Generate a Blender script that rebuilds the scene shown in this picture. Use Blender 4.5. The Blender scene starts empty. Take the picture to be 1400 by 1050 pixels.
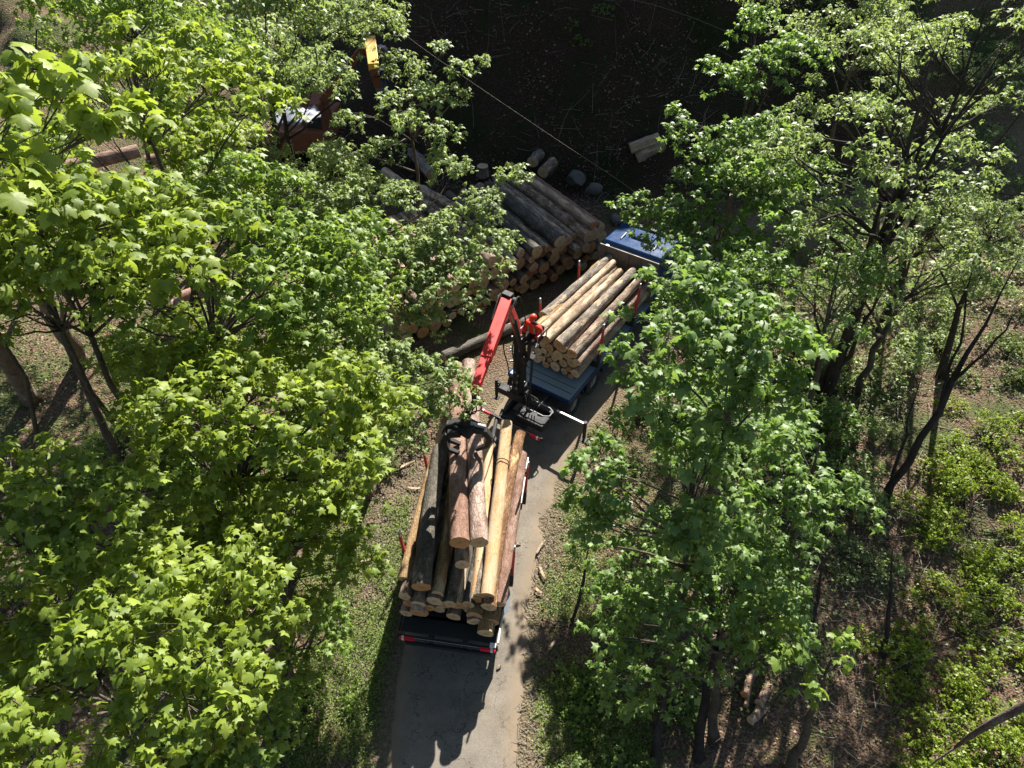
import bpy, math, random
import numpy as np
from mathutils import Vector, Matrix, Quaternion
R = math.radians
random.seed(7); rng = np.random.default_rng(11)
sc = bpy.context.scene
COL = sc.collection
# ------------------------------------------------------------------ camera, sky, sun
CAM_H, FPX = 18.0, 932.0
cd = bpy.data.cameras.new("camera"); cam = bpy.data.objects.new("camera", cd); COL.objects.link(cam)
cam.location = (0, 0, CAM_H); cam.rotation_euler = (R(45), 0, 0)
cd.sensor_width = 36; cd.lens = 36*FPX/1400; cd.clip_end = 600; cd.clip_start = .1
sc.camera = cam
SUN_AZ, SUN_EL = R(18), R(38.3)       # azimuth clockwise from +Y
w = bpy.data.worlds.new("World"); sc.world = w; w.use_nodes = True
nt = w.node_tree; nt.nodes.clear()
sky = nt.nodes.new("ShaderNodeTexSky"); sky.sky_type = 'NISHITA'; sky.sun_disc = False
sky.sun_elevation = SUN_EL; sky.sun_rotation = SUN_AZ
bg = nt.nodes.new("ShaderNodeBackground"); bg.inputs[1].default_value = 0.05
wo = nt.nodes.new("ShaderNodeOutputWorld")
nt.links.new(sky.outputs[0], bg.inputs[0]); nt.links.new(bg.outputs[0], wo.inputs[0])
sd = bpy.data.lights.new("sun", 'SUN'); sd.energy = 5.0; sd.angle = R(.5); sd.color = (1, .95, .86)
sun = bpy.data.objects.new("sun", sd); COL.objects.link(sun)
sdir = Vector((math.sin(SUN_AZ)*math.cos(SUN_EL), math.cos(SUN_AZ)*math.cos(SUN_EL), math.sin(SUN_EL)))
sun.rotation_euler = sdir.to_track_quat('Z', 'Y').to_euler(); sun.location = sdir*60
sc.view_settings.view_transform = 'Standard'; sc.view_settings.look = 'None'
sc.view_settings.gamma = 1; sc.view_settings.use_curve_mapping = False
sc.view_settings.exposure = 1.62
sc.render.engine = 'CYCLES'
try:
    sc.cycles.max_bounces = 6; sc.cycles.transmission_bounces = 4; sc.cycles.diffuse_bounces = 3
    sc.cycles.sample_clamp_indirect = 4
except Exception: pass

# ------------------------------------------------------------------ helpers: points
S45 = math.sqrt(.5)
def W(px, py, d):
    "world point seen at a place of the photograph, d metres along the lens axis"
    x = (px-700)/FPX*d; v = (525-py)/FPX*d
    return Vector((x, d*S45+v*S45, CAM_H-d*S45+v*S45))
def Gd(px, py, z=0.0):
    v = (525-py)/FPX
    t = (CAM_H-z)/(S45-v*S45)
    return W(px, py, t)
def proj(P):
    P = np.asarray(P, float); y = P[..., 1]; z = P[..., 2]-CAM_H
    d = y*S45 - z*S45; v = y*S45+z*S45
    return 700+P[..., 0]/d*FPX, 525-v/d*FPX, d
def vnoise(x, y, f, seed=0):
    "smooth value noise 0..1"
    x = np.asarray(x, float)*f+seed*17.3; y = np.asarray(y, float)*f+seed*9.1
    xi = np.floor(x); yi = np.floor(y); fx = x-xi; fy = y-yi
    fx = fx*fx*(3-2*fx); fy = fy*fy*(3-2*fy)
    def h(a, b):
        s = np.sin(a*127.1+b*311.7+seed*74.7)*43758.5453
        return s-np.floor(s)
    return (h(xi, yi)*(1-fx)+h(xi+1, yi)*fx)*(1-fy)+(h(xi, yi+1)*(1-fx)+h(xi+1, yi+1)*fx)*fy
# road centre line (world): follows the lorry's bend
ROADC = [(-1.45, -30), (-1.5, -2), (-1.45, 4), (-1.35, 7), (-1.05, 10), (-.35, 13), (.75, 15.8), (2.4, 18.6), (4.5, 21.6), (7.4, 24.6), (11.5, 27), (20, 29.5), (45, 33), (90, 38)]
def catmull(pts, n=10):
    P = [np.array(p, float) for p in pts]; P = [2*P[0]-P[1]]+P+[2*P[-1]-P[-2]]
    out = []
    for i in range(1, len(P)-2):
        for k in range(n):
            t = k/n
            out.append(.5*((2*P[i])+(-P[i-1]+P[i+1])*t+(2*P[i-1]-5*P[i]+4*P[i+1]-P[i+2])*t*t+(-P[i-1]+3*P[i]-3*P[i+1]+P[i+2])*t**3))
    out.append(P[-2]); return np.array(out)
RC = catmull(ROADC, 8)
def road_dist(x, y):
    x = np.asarray(x, float); y = np.asarray(y, float)
    best = np.full(x.shape, 1e9)
    for a, b in zip(RC[:-1], RC[1:]):
        ab = b-a; L = (ab**2).sum()
        t = np.clip(((x-a[0])*ab[0]+(y-a[1])*ab[1])/L, 0, 1)
        best = np.minimum(best, np.hypot(x-a[0]-t*ab[0], y-a[1]-t*ab[1]))
    return best
def sstep(a, b, x):
    t = np.clip((x-a)/(b-a), 0, 1); return t*t*(3-2*t)
def terrain(x, y):
    x = np.asarray(x, float); y = np.asarray(y, float)
    rd = road_dist(x, y)
    z = -.03+.0*x
    z = z + .24*np.maximum(0, -x-5.5)*sstep(5, 9, -x)         # bank rising on the left
    z = z + .16*np.maximum(0, x-4)*(1-sstep(18, 26, y))*sstep(4, 7, x)  # and on the right
    z = z + .10*np.maximum(0, x-10)*sstep(18, 26, y)
    # the steep wooded hillside beyond the clearing
    k = .25+.75*sstep(-10, -2, x)*(1-.55*sstep(15, 24, x))
    hill = (np.maximum(0, y-(32.0+1.5*vnoise(x, y*0, .15, 3)-.10*x)))*1.35*k
    z = z + np.minimum(hill, 20+5*vnoise(x, y, .09, 8))  # unseen upper hill, height raised so its shadow covers stack and cab
    a = sstep(1.9, 6, rd)
    z = z + a*(.5*(vnoise(x, y, .22, 1)-.5)+.22*(vnoise(x, y, .7, 2)-.5)) + sstep(1.75, 2.6, rd)*.07*(vnoise(x, y, 2.5, 4)-.3)
    z = z + sstep(33, 37, y)*(1.6*(vnoise(x, y, .35, 6)-.5)+.5*(vnoise(x, y, 1.1, 7)-.5))
    return z
def tz(x, y): return float(terrain(np.array([x]), np.array([y]))[0])

# ------------------------------------------------------------------ helpers: materials
def newmat(name):
    m = bpy.data.materials.new(name); m.use_nodes = True; t = m.node_tree; t.nodes.clear()
    o = t.nodes.new("ShaderNodeOutputMaterial"); p = t.nodes.new("ShaderNodeBsdfPrincipled")
    t.links.new(p.outputs[0], o.inputs[0]); return m, t, p, o
def nd(t, typ, **kw):
    n = t.nodes.new(typ)
    for k, v in kw.items(): setattr(n, k, v)
    return n
def ramp(t, fac, stops):
    r = t.nodes.new("ShaderNodeValToRGB"); e = r.color_ramp.elements
    while len(e) < len(stops): e.new(.5)
    for i, (p, c) in enumerate(stops):
        e[i].position = p; e[i].color = (c[0], c[1], c[2], 1)
    t.links.new(fac, r.inputs[0]); return r.outputs[0]
def noise(t, vec, scale, detail=4, rough=.6, dist=0):
    n = nd(t, "ShaderNodeTexNoise"); n.inputs['Scale'].default_value = scale
    n.inputs['Detail'].default_value = detail; n.inputs['Roughness'].default_value = rough; n.inputs['Distortion'].default_value = dist
    if vec is not None: t.links.new(vec, n.inputs['Vector'])
    return n.outputs['Fac']
def mapping(t, vec, scale=(1, 1, 1), loc=(0, 0, 0)):
    m = nd(t, "ShaderNodeMapping"); m.inputs['Scale'].default_value = scale; m.inputs['Location'].default_value = loc
    t.links.new(vec, m.inputs['Vector']); return m.outputs[0]
def mixc(t, f, a, b, mode='MIX'):
    m = nd(t, "ShaderNodeMix", data_type='RGBA', blend_type=mode)
    for s, v in ((0, f), (6, a), (7, b)):
        if hasattr(v, 'is_linked') or hasattr(v, 'links'): t.links.new(v, m.inputs[s])
        elif s == 0: m.inputs[0].default_value = v
        else: m.inputs[s].default_value = (v[0], v[1], v[2], 1)
    return m.outputs[2]
def math_(t, op, a, b=None):
    m = nd(t, "ShaderNodeMath", operation=op)
    for i, v in enumerate((a, b)):
        if v is None: continue
        if isinstance(v, (int, float)): m.inputs[i].default_value = v
        else: t.links.new(v, m.inputs[i])
    return m.outputs[0]
def bump(t, p, h, strength=.4, dist=.02):
    b = nd(t, "ShaderNodeBump"); b.inputs['Strength'].default_value = strength; b.inputs['Distance'].default_value = dist
    t.links.new(h, b.inputs['Height']); t.links.new(b.outputs[0], p.inputs['Normal'])
def paint(name, c, rough=.4, metal=0, dirt=.35, dirtc=(.09, .075, .055), coat=0, scale=3., spread=.3):
    m, t, p, o = newmat(name); tc = nd(t, "ShaderNodeTexCoord").outputs['Object']
    n = noise(t, tc, scale, 6, .65); n2 = noise(t, tc, scale*9, 3, .7)
    f = math_(t, 'MULTIPLY', ramp(t, n, [(.42, (0, 0, 0)), (.75, (1, 1, 1))]), dirt)
    c2 = mixc(t, ramp(t, n2, [(.35, (0, 0, 0)), (.8, (.5, .5, .5))]), c, tuple(v*.72 for v in c))
    t.links.new(mixc(t, f, c2, dirtc), p.inputs['Base Color'])
    p.inputs['Metallic'].default_value = metal
    rr = ramp(t, n, [(.3, (rough,)*3), (.8, (min(1, rough+spread),)*3)]); t.links.new(rr, p.inputs['Roughness'])
    p.inputs['Coat Weight'].default_value = coat; p.inputs['Coat Roughness'].default_value = .15
    bump(t, p, n2, .08, .004)
    return m
M = {}
M['red'] = paint('red_paint', (.66, .022, .018), .5, 0, .18, coat=.05)
M['stake_red'] = paint('stake_red', (.50, .03, .02), .5, 0, .4)
M['black'] = paint('black_steel', (.011, .011, .013), .6, 0, .3, (.04, .035, .03))
M['rubber'] = paint('rubber', (.018, .018, .018), .8, 0, .5, (.07, .06, .05))
M['navy'] = paint('navy_paint', (.012, .045, .13), .10, 0, .10, (.03, .05, .09), coat=0, spread=.06)
M['deck'] = paint('deck_steel', (.20, .28, .34), .4, .1, .5, (.16, .15, .13), scale=1.6)
M['steel'] = paint('bare_steel', (.34, .34, .35), .38, .9, .25, (.1, .09, .08))
M['alu'] = paint('aluminium', (.33, .33, .34), .5, .4, .4, (.16, .15, .13))
M['white'] = paint('white_paint', (.72, .72, .7), .45, 0, .3)
M['greybrown'] = paint('headboard_paint', (.14, .12, .10), .55, .2, .4)
M['yellow'] = paint('yellow_paint', (.75, .40, .04), .45, 0, .25)
M['rust'] = paint('rust', (.16, .055, .02), .8, 0, .5, (.06, .03, .02))
M['redlamp'] = paint('red_lens', (.6, .01, .03), .2, 0, .05)
M['hivis'] = paint('orange_jacket', (.78, .055, .02), .8, 0, .12, scale=8)
M['helmet'] = paint('orange_helmet', (.80, .05, .015), .35, 0, .05)
M['trouser'] = paint('dark_trousers', (.03, .012, .014), .85, 0, .2)
M['skin'] = paint('skin', (.50, .28, .19), .55, 0, 0)
M['glass'] = paint('dark_glass', (.015, .02, .025), .08, 0, .1, coat=1)
M['tarp'] = paint('grey_tarp', (.24, .26, .30), .5, .1, .2)
M['rock'] = paint('rock_stone', (.13, .118, .10), .85, 0, .5, (.07, .07, .06), scale=4)

def bark(name, stops, scale=1., patch=None, patchamt=(.5, .58), bmp=.8):
    m, t, p, o = newmat(name); tc = nd(t, "ShaderNodeTexCoord").outputs['Object']
    oi = nd(t, "ShaderNodeObjectInfo")
    add = nd(t, "ShaderNodeVectorMath", operation='ADD'); mul = nd(t, "ShaderNodeVectorMath", operation='SCALE')
    t.links.new(oi.outputs['Random'], mul.inputs['Scale']); mul.inputs[0].default_value = (17, 31, 53)
    t.links.new(tc, add.inputs[0]); t.links.new(mul.outputs[0], add.inputs[1]); v = add.outputs[0]
    vs = mapping(t, v, (1, 1, .35))
    vo = nd(t, "ShaderNodeTexVoronoi", feature='DISTANCE_TO_EDGE'); vo.inputs['Scale'].default_value = 24*scale
    wv = nd(t, "ShaderNodeVectorMath", operation='ADD'); nn = nd(t, "ShaderNodeTexNoise"); nn.inputs['Scale'].default_value = 9; nn.inputs['Detail'].default_value = 3
    t.links.new(vs, nn.inputs['Vector']); sc_ = nd(t, "ShaderNodeVectorMath", operation='SCALE'); sc_.inputs['Scale'].default_value = .12
    t.links.new(nn.outputs['Color'], sc_.inputs[0]); t.links.new(vs, wv.inputs[0]); t.links.new(sc_.outputs[0], wv.inputs[1])
    t.links.new(wv.outputs[0], vo.inputs['Vector'])
    n1 = noise(t, vs, 7*scale, 8, .75); n2 = noise(t, v, 1.7, 4, .6)
    mixv = math_(t, 'ADD', math_(t, 'MULTIPLY', n1, .65), math_(t, 'MULTIPLY', n2, .35))
    c = ramp(t, mixv, stops)
    crack = ramp(t, vo.outputs['Distance'], [(0, (.25, .25, .25)), (.09, (1, 1, 1))])
    c = mixc(t, .8, c, crack, 'MULTIPLY')
    h = math_(t, 'ADD', vo.outputs['Distance'], n1)
    if patch:
        pn = noise(t, mapping(t, v, (1, 1, .28)), 4.2, 6, .62)
        f = ramp(t, pn, [(patchamt[0], (0, 0, 0)), (patchamt[1], (1, 1, 1))])
        grain = ramp(t, noise(t, mapping(t, v, (1, 1, .05)), 40, 3, .6), [(.3, tuple(x*.7 for x in patch)), (.7, patch)])
        kn = nd(t, "ShaderNodeTexVoronoi"); kn.inputs['Scale'].default_value = 5.5; t.links.new(v, kn.inputs['Vector'])
        knot = ramp(t, kn.outputs['Distance'], [(.08, (.25, .14, .08)), (.16, (1, 1, 1))])
        grain = mixc(t, .9, grain, knot, 'MULTIPLY')
        c = mixc(t, f, c, grain)
    hv = mixc(t, oi.outputs['Random'], (.78, .78, .8), (1.1, 1.04, 1.0)); c = mixc(t, 1., c, hv, 'MULTIPLY')
    t.links.new(c, p.inputs['Base Color']); p.inputs['Roughness'].default_value = .85; p.inputs['Specular IOR Level'].default_value = .25
    bump(t, p, h, bmp, .03)
    return m
M['bark_brown'] = bark('bark_brown', [(.36, (.06, .04, .028)), (.5, (.24, .17, .12)), (.62, (.46, .37, .30))], patch=(.54, .42, .29), patchamt=(.57, .61))
M['bark_grey'] = bark('bark_grey', [(.36, (.06, .048, .038)), (.5, (.23, .195, .155)), (.63, (.48, .42, .35))], patch=(.56, .43, .28), patchamt=(.56, .60))
M['bark_dark'] = bark('bark_dark', [(.3, (.03, .03, .024)), (.5, (.09, .085, .068)), (.68, (.26, .225, .19))], .8, patch=(.42, .34, .28), patchamt=(.63, .68))
M['bark_red'] = bark('bark_red', [(.32, (.10, .05, .035)), (.5, (.28, .17, .125)), (.68, (.46, .35, .28))], 1.3)
M['bark_pink'] = bark('bark_pink', [(.33, (.12, .07, .05)), (.5, (.34, .24, .19)), (.66, (.60, .50, .42))], .6)
M['bark_gold'] = bark('bark_gold', [(.3, (.16, .085, .035)), (.5, (.35, .22, .10)), (.7, (.5, .36, .2))], patch=(.56, .42, .26), patchamt=(.54, .60), bmp=.7)
M['bark_shaggy'] = bark('bark_shaggy', [(.3, (.07, .035, .018)), (.5, (.22, .12, .06)), (.7, (.42, .28, .15))], .6, patch=(.60, .42, .22), patchamt=(.55, .60), bmp=1.)
M['bark_orange'] = bark('bark_orange', [(.3, (.40, .20, .09)), (.5, (.62, .36, .17)), (.7, (.72, .50, .28))], patch=(.60, .45, .28), patchamt=(.42, .54), bmp=.3)
M['bark_pale'] = bark('bark_pale', [(.3, (.13, .09, .06)), (.5, (.33, .25, .17)), (.7, (.52, .43, .32))], patch=(.60, .48, .33), patchamt=(.50, .58), bmp=.4)
M['trunk'] = bark('maple_bark', [(.3, (.03, .026, .02)), (.5, (.10, .085, .065)), (.75, (.22, .19, .15))], 1.3)
M['trunk_dark'] = bark('maple_bark_dark', [(.3, (.015, .012, .01)), (.5, (.045, .036, .03)), (.75, (.10, .08, .07))], 1.3)
M['trunk_tan'] = bark('conifer_bark', [(.3, (.06, .045, .035)), (.5, (.20, .155, .12)), (.75, (.36, .30, .25))], 1.)
def cutmat():
    m, t, p, o = newmat('sawn_wood'); tc = nd(t, "ShaderNodeTexCoord").outputs['Object']
    oi = nd(t, "ShaderNodeObjectInfo")
    sx = nd(t, "ShaderNodeSeparateXYZ"); t.links.new(tc, sx.inputs[0])
    d = math_(t, 'SQRT', math_(t, 'ADD', math_(t, 'POWER', sx.outputs[0], 2), math_(t, 'POWER', sx.outputs[1], 2)))
    n = noise(t, tc, 6, 3); d2 = math_(t, 'ADD', d, math_(t, 'MULTIPLY', n, .03))
    ring = math_(t, 'SINE', math_(t, 'MULTIPLY', d2, 420.))
    c0 = ramp(t, oi.outputs['Random'], [(0, (.50, .33, .17)), (.35, (.58, .42, .23)), (.6, (.62, .46, .28)), (.85, (.46, .25, .11)), (1, (.55, .27, .10))])
    c = mixc(t, ramp(t, ring, [(.2, (0, 0, 0)), (.9, (.28, .28, .28))]), c0, (.33, .20, .10))
    core = ramp(t, d, [(0, (.75, .62, .5)), (.1, (1, 1, 1))]); c = mixc(t, 1., c, core, 'MULTIPLY')
    ang = math_(t, 'ARCTAN2', sx.outputs[1], sx.outputs[0]); cv = nd(t, "ShaderNodeCombineXYZ"); t.links.new(math_(t, 'MULTIPLY', ang, 2.2), cv.inputs[0]); t.links.new(oi.outputs['Random'], cv.inputs[1])
    cr = ramp(t, noise(t, cv.outputs[0], 2.2, 3), [(.36, (.25, .18, .12)), (.40, (1, 1, 1))]); c = mixc(t, .8, c, cr, 'MULTIPLY')
    st = ramp(t, noise(t, tc, 9, 4), [(.5, (1, 1, 1)), (.75, (.6, .5, .42))]); c = mixc(t, .8, c, st, 'MULTIPLY')
    t.links.new(c, p.inputs['Base Color']); p.inputs['Roughness'].default_value = .8
    bump(t, p, noise(t, mapping(t, tc, (60, 3, 1)), 1, 2), .2, .005)
    return m
M['cut'] = cutmat()

def leafmat(name, lo, hi, trans=.35, rough=.42, obj=False, tcol=None, spec=.5):
    m, t, p, o = newmat(name)
    if obj: tone = nd(t, "ShaderNodeObjectInfo").outputs['Random']
    else:
        at = nd(t, "ShaderNodeAttribute"); at.attribute_name = 'tone'; tone = at.outputs['Fac']
    c = ramp(t, tone, [(0, lo), (.55, tuple((a+b)/2 for a, b in zip(lo, hi))), (1, hi)])
    tc = nd(t, "ShaderNodeTexCoord").outputs['Object']
    n = noise(t, tc, 22, 2); c = mixc(t, ramp(t, n, [(.35, (0, 0, 0)), (.7, (.5, .5, .5))]), c, tuple(v*.75 for v in lo))
    t.links.new(c, p.inputs['Base Color']); p.inputs['Roughness'].default_value = rough; p.inputs['Specular IOR Level'].default_value = spec
    tr = nd(t, "ShaderNodeBsdfTranslucent")
    tc2 = tcol or tuple(min(1, v*k) for v, k in zip(hi, (1.5, 1.5, .9)))
    tcn = mixc(t, .5, c, tc2); t.links.new(tcn, tr.inputs[0])
    mx = nd(t, "ShaderNodeMixShader"); mx.inputs[0].default_value = trans
    t.links.new(p.outputs[0], mx.inputs[1]); t.links.new(tr.outputs[0], mx.inputs[2]); t.links.new(mx.outputs[0], o.inputs[0])
    bump(t, p, n, .15, .01)
    return m
PAL = {  # young yellow-green, mid green, cool green, pale fine, yellow bush
 'lime': ((.10, .155, .018), (.32, .40, .06), .44, .52, .35),
 'green': ((.09, .155, .022), (.26, .36, .065), .42, .5, .4),
 'cool': ((.07, .135, .025), (.23, .345, .085), .42, .5, .5),
 'pale': ((.11, .17, .045), (.32, .40, .15), .40, .56, .6),
 'yellow': ((.11, .17, .015), (.30, .38, .04), .42, .5, .35),
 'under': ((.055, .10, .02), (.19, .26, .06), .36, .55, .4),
}
for k, (lo, hi, tr, ro, sp) in PAL.items():
    M['leaf_'+k] = leafmat('leaf_'+k, lo, hi, tr, ro, False, None, sp)
    M['leafobj_'+k] = leafmat('leafobj_'+k, lo, hi, tr, ro, True, None, sp)
M['litter'] = leafmat('litter', (.08, .04, .022), (.38, .27, .19), .05, .7, False, (.2, .1, .05), .3)
M['brush_pale'] = paint('broken_branch', (.24, .20, .15), .85, 0, .3)
M['twig'] = paint('dead_twig', (.20, .165, .13), .85, 0, .4)

def groundmat():
    m, t, p, o = newmat('forest_floor'); tc = nd(t, "ShaderNodeTexCoord").outputs['Object']
    n1 = noise(t, tc, .45, 6, .62); n2 = noise(t, tc, 14, 5, .75); n3 = noise(t, tc, 3.1, 6, .7)
    vo = nd(t, "ShaderNodeTexVoronoi"); vo.inputs['Scale'].default_value = 16; t.links.new(tc, vo.inputs['Vector'])
    soil = ramp(t, n2, [(.3, (.035, .023, .014)), (.5, (.13, .085, .055)), (.68, (.27, .20, .145))])
    lit = mixc(t, ramp(t, vo.outputs['Distance'], [(.2, (.7, .7, .7)), (.5, (0, 0, 0))]), soil, vo.outputs['Color'], 'MULTIPLY')
    green = ramp(t, n3, [(.35, (.03, .05, .012)), (.6, (.075, .10, .03)), (.8, (.14, .15, .06))])
    c = mixc(t, ramp(t, math_(t, 'ADD', math_(t, 'MULTIPLY', n1, .6), math_(t, 'MULTIPLY', n3, .4)), [(.47, (0, 0, 0)), (.56, (.85, .85, .85))]), lit, green)
    at = nd(t, "ShaderNodeAttribute"); at.attribute_name = 'dirt'
    dirt = ramp(t, n2, [(.3, (.09, .068, .042)), (.5, (.17, .135, .088)), (.7, (.27, .22, .155))])
    c = mixc(t, at.outputs['Fac'], c, dirt)
    ah = nd(t, 'ShaderNodeAttribute'); ah.attribute_name = 'slope_shade'
    c = mixc(t, ah.outputs['Fac'], c, mixc(t, 1., c, (.32, .30, .30), 'MULTIPLY'))  # soil colour darkened on the hill to stand in for its shade
    t.links.new(c, p.inputs['Base Color']); p.inputs['Roughness'].default_value = .95; p.inputs['Specular IOR Level'].default_value = .15
    bump(t, p, math_(t, 'ADD', n2, vo.outputs['Distance']), .9, .06)
    return m
def roadmat():
    m, t, p, o = newmat('worn_asphalt'); tc = nd(t, "ShaderNodeTexCoord").outputs['Object']
    n2 = noise(t, tc, 55, 3, .8); n1 = noise(t, tc, 1.1, 5, .65); n3 = noise(t, tc, 7, 6, .7)
    vo = nd(t, "ShaderNodeTexVoronoi"); vo.inputs['Scale'].default_value = 34; t.links.new(tc, vo.inputs['Vector'])
    c = ramp(t, n2, [(.3, (.07, .065, .058)), (.5, (.155, .143, .128)), (.7, (.27, .252, .225))])
    c = mixc(t, ramp(t, vo.outputs['Distance'], [(.12, (.45, .45, .45)), (.3, (0, 0, 0))]), c, (.08, .072, .062))
    c = mixc(t, ramp(t, n1, [(.4, (0, 0, 0)), (.7, (.4, .4, .4))]), c, (.21, .18, .145))
    c = mixc(t, ramp(t, n3, [(.55, (0, 0, 0)), (.72, (.45, .45, .45))]), c, (.12, .10, .08))
    wn = nd(t, "ShaderNodeTexNoise"); wn.inputs['Scale'].default_value = 2.5; wn.inputs['Detail'].default_value = 5; t.links.new(tc, wn.inputs['Vector'])
    va = nd(t, "ShaderNodeVectorMath", operation='ADD'); t.links.new(tc, va.inputs[0]); t.links.new(wn.outputs['Color'], va.inputs[1])
    ck = nd(t, "ShaderNodeTexVoronoi", feature='DISTANCE_TO_EDGE'); ck.inputs['Scale'].default_value = .9; t.links.new(va.outputs[0], ck.inputs['Vector'])
    c = mixc(t, 1., c, ramp(t, ck.outputs['Distance'], [(0, (.35, .33, .3)), (.012, (1, 1, 1))]), 'MULTIPLY')
    c = mixc(t, 1., c, ramp(t, noise(t, tc, .7, 6, .75), [(.35, (.72, .70, .67)), (.6, (1.08, 1.06, 1.02))]), 'MULTIPLY')
    at = nd(t, "ShaderNodeAttribute"); at.attribute_name = 'edge'
    e = math_(t, 'MULTIPLY', at.outputs['Fac'], ramp(t, n3, [(.3, (.3, .3, .3)), (.6, (1, 1, 1))]))
    c = mixc(t, e, c, (.20, .15, .10))
    t.links.new(c, p.inputs['Base Color']); p.inputs['Roughness'].default_value = .9; p.inputs['Specular IOR Level'].default_value = .2
    bump(t, p, n2, .5, .01)
    return m
M['ground'] = groundmat(); M['road'] = roadmat()

# ------------------------------------------------------------------ helpers: objects
def tag(o, label=None, cat=None, group=None, kind=None):
    if label: o['label'] = label
    if cat: o['category'] = cat
    if group: o['group'] = group
    if kind: o['kind'] = kind
    return o
def empty(name, loc, label=None, cat=None, group=None, rz=0):
    o = bpy.data.objects.new(name, None); COL.objects.link(o); o.location = loc; o.rotation_euler.z = rz
    o.empty_display_size = .3
    return tag(o, label, cat, group)
def mesh_np(name, V, F, mat, parent=None, smooth=False, attr=None):
    "V (n,3), F (m,k) all faces of k corners"
    V = np.asarray(V, np.float32); F = np.asarray(F, np.int32)
    me = bpy.data.meshes.new(name); n, k = F.shape
    me.vertices.add(len(V)); me.vertices.foreach_set('co', V.ravel())
    me.loops.add(n*k); me.loops.foreach_set('vertex_index', F.ravel())
    me.polygons.add(n); me.polygons.foreach_set('loop_start', np.arange(0, n*k, k, dtype=np.int32))
    me.polygons.foreach_set('loop_total', np.full(n, k, np.int32))
    if smooth: me.polygons.foreach_set('use_smooth', np.ones(n, bool))
    me.materials.append(mat)
    if attr:
        for an, av in attr.items():
            a = me.attributes.new(an, 'FLOAT', 'POINT'); a.data.foreach_set('value', np.asarray(av, np.float32))
    me.update(calc_edges=True)
    o = bpy.data.objects.new(name, me); COL.objects.link(o)
    if parent: o.parent = parent
    return o
class MB:
    "collects boxes, prisms, bars and tubes into one mesh"
    def __init__(s): s.v = []; s.f = []
    def add(s, vs, fs):
        b = len(s.v); s.v += [tuple(v) for v in vs]; s.f += [tuple(i+b for i in f) for f in fs]; return s
    def box(s, c, sz, rot=None, taper=1.0):
        hx, hy, hz = (a/2 for a in sz); vs = []
        for z, k in ((-hz, 1), (hz, taper)):
            for x, y in ((-hx, -hy), (hx, -hy), (hx, hy), (-hx, hy)): vs.append(Vector((x*k, y*k, z)))
        if rot is not None: vs = [rot @ v for v in vs]
        vs = [v+Vector(c) for v in vs]
        return s.add(vs, [(3, 2, 1, 0), (4, 5, 6, 7), (0, 1, 5, 4), (1, 2, 6, 5), (2, 3, 7, 6), (3, 0, 4, 7)])
    def bar(s, p0, p1, w_, h_, w1=None, h1=None, up=(0, 0, 1)):
        "rectangular bar between two points"
        p0 = Vector(p0); p1 = Vector(p1); a = (p1-p0).normalized(); u = Vector(up)
        if abs(a.dot(u)) > .95: u = Vector((0, 1, 0))
        r = a.cross(u).normalized(); u = r.cross(a)
        w1 = w_ if w1 is None else w1; h1 = h_ if h1 is None else h1; vs = []
        for p, ww, hh in ((p0, w_, h_), (p1, w1, h1)):
            for x, y in ((-1, -1), (1, -1), (1, 1), (-1, 1)): vs.append(p+r*x*ww/2+u*y*hh/2)
        return s.add(vs, [(3, 2, 1, 0), (4, 5, 6, 7), (0, 1, 5, 4), (1, 2, 6, 5), (2, 3, 7, 6), (3, 0, 4, 7)])
    def tube(s, pts, rad, n=8, caps=True):
        pts = [Vector(p) for p in pts]; m = len(pts)
        if not hasattr(rad, '__len__'): rad = [rad]*m
        a = (pts[1]-pts[0]).normalized(); u = Vector((0, 0, 1)) if abs(a.z) < .9 else Vector((1, 0, 0))
        r = a.cross(u).normalized(); vs = []
        for i, p in enumerate(pts):
            d = (pts[min(i+1, m-1)]-pts[max(i-1, 0)]).normalized()
            r = (r-d*r.dot(d)).normalized(); q = d.cross(r)
            for k in range(n):
                th = 2*math.pi*k/n; vs.append(p+(r*math.cos(th)+q*math.sin(th))*rad[i])
        fs = []
        for i in range(m-1):
            for k in range(n): fs.append((i*n+k, i*n+(k+1) % n, (i+1)*n+(k+1) % n, (i+1)*n+k))
        if caps: fs.append(tuple(range(n-1, -1, -1))); fs.append(tuple((m-1)*n+k for k in range(n)))
        return s.add(vs, fs)
    def cyl(s, p0, p1, r, n=16): return s.tube([p0, p1], r, n)
    def prism(s, prof, x0, x1):
        "profile of (y,z) points swept along x"
        n = len(prof); vs = [(x0, y, z) for y, z in prof]+[(x1, y, z) for y, z in prof]
        fs = [tuple(range(n)), tuple(range(2*n-1, n-1, -1))]+[(k, k+n, (k+1) % n+n, (k+1) % n) for k in range(n)]
        return s.add(vs, fs)
    def build(s, name, mat, parent=None, bevel=0, smooth=False):
        me = bpy.data.meshes.new(name); me.from_pydata(s.v, [], s.f); me.materials.append(mat)
        import bmesh
        b = bmesh.new(); b.from_mesh(me); bmesh.ops.recalc_face_normals(b, faces=b.faces); b.to_mesh(me); b.free()
        if smooth: me.polygons.foreach_set('use_smooth', [len(p.vertices) <= 4 for p in me.polygons])
        o = bpy.data.objects.new(name, me); COL.objects.link(o)
        if parent: o.parent = parent
        if bevel:
            bv = o.modifiers.new('bevel', 'BEVEL'); bv.width = bevel; bv.segments = 2; bv.limit_method = 'ANGLE'; bv.angle_limit = R(40)
        return o

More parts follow.
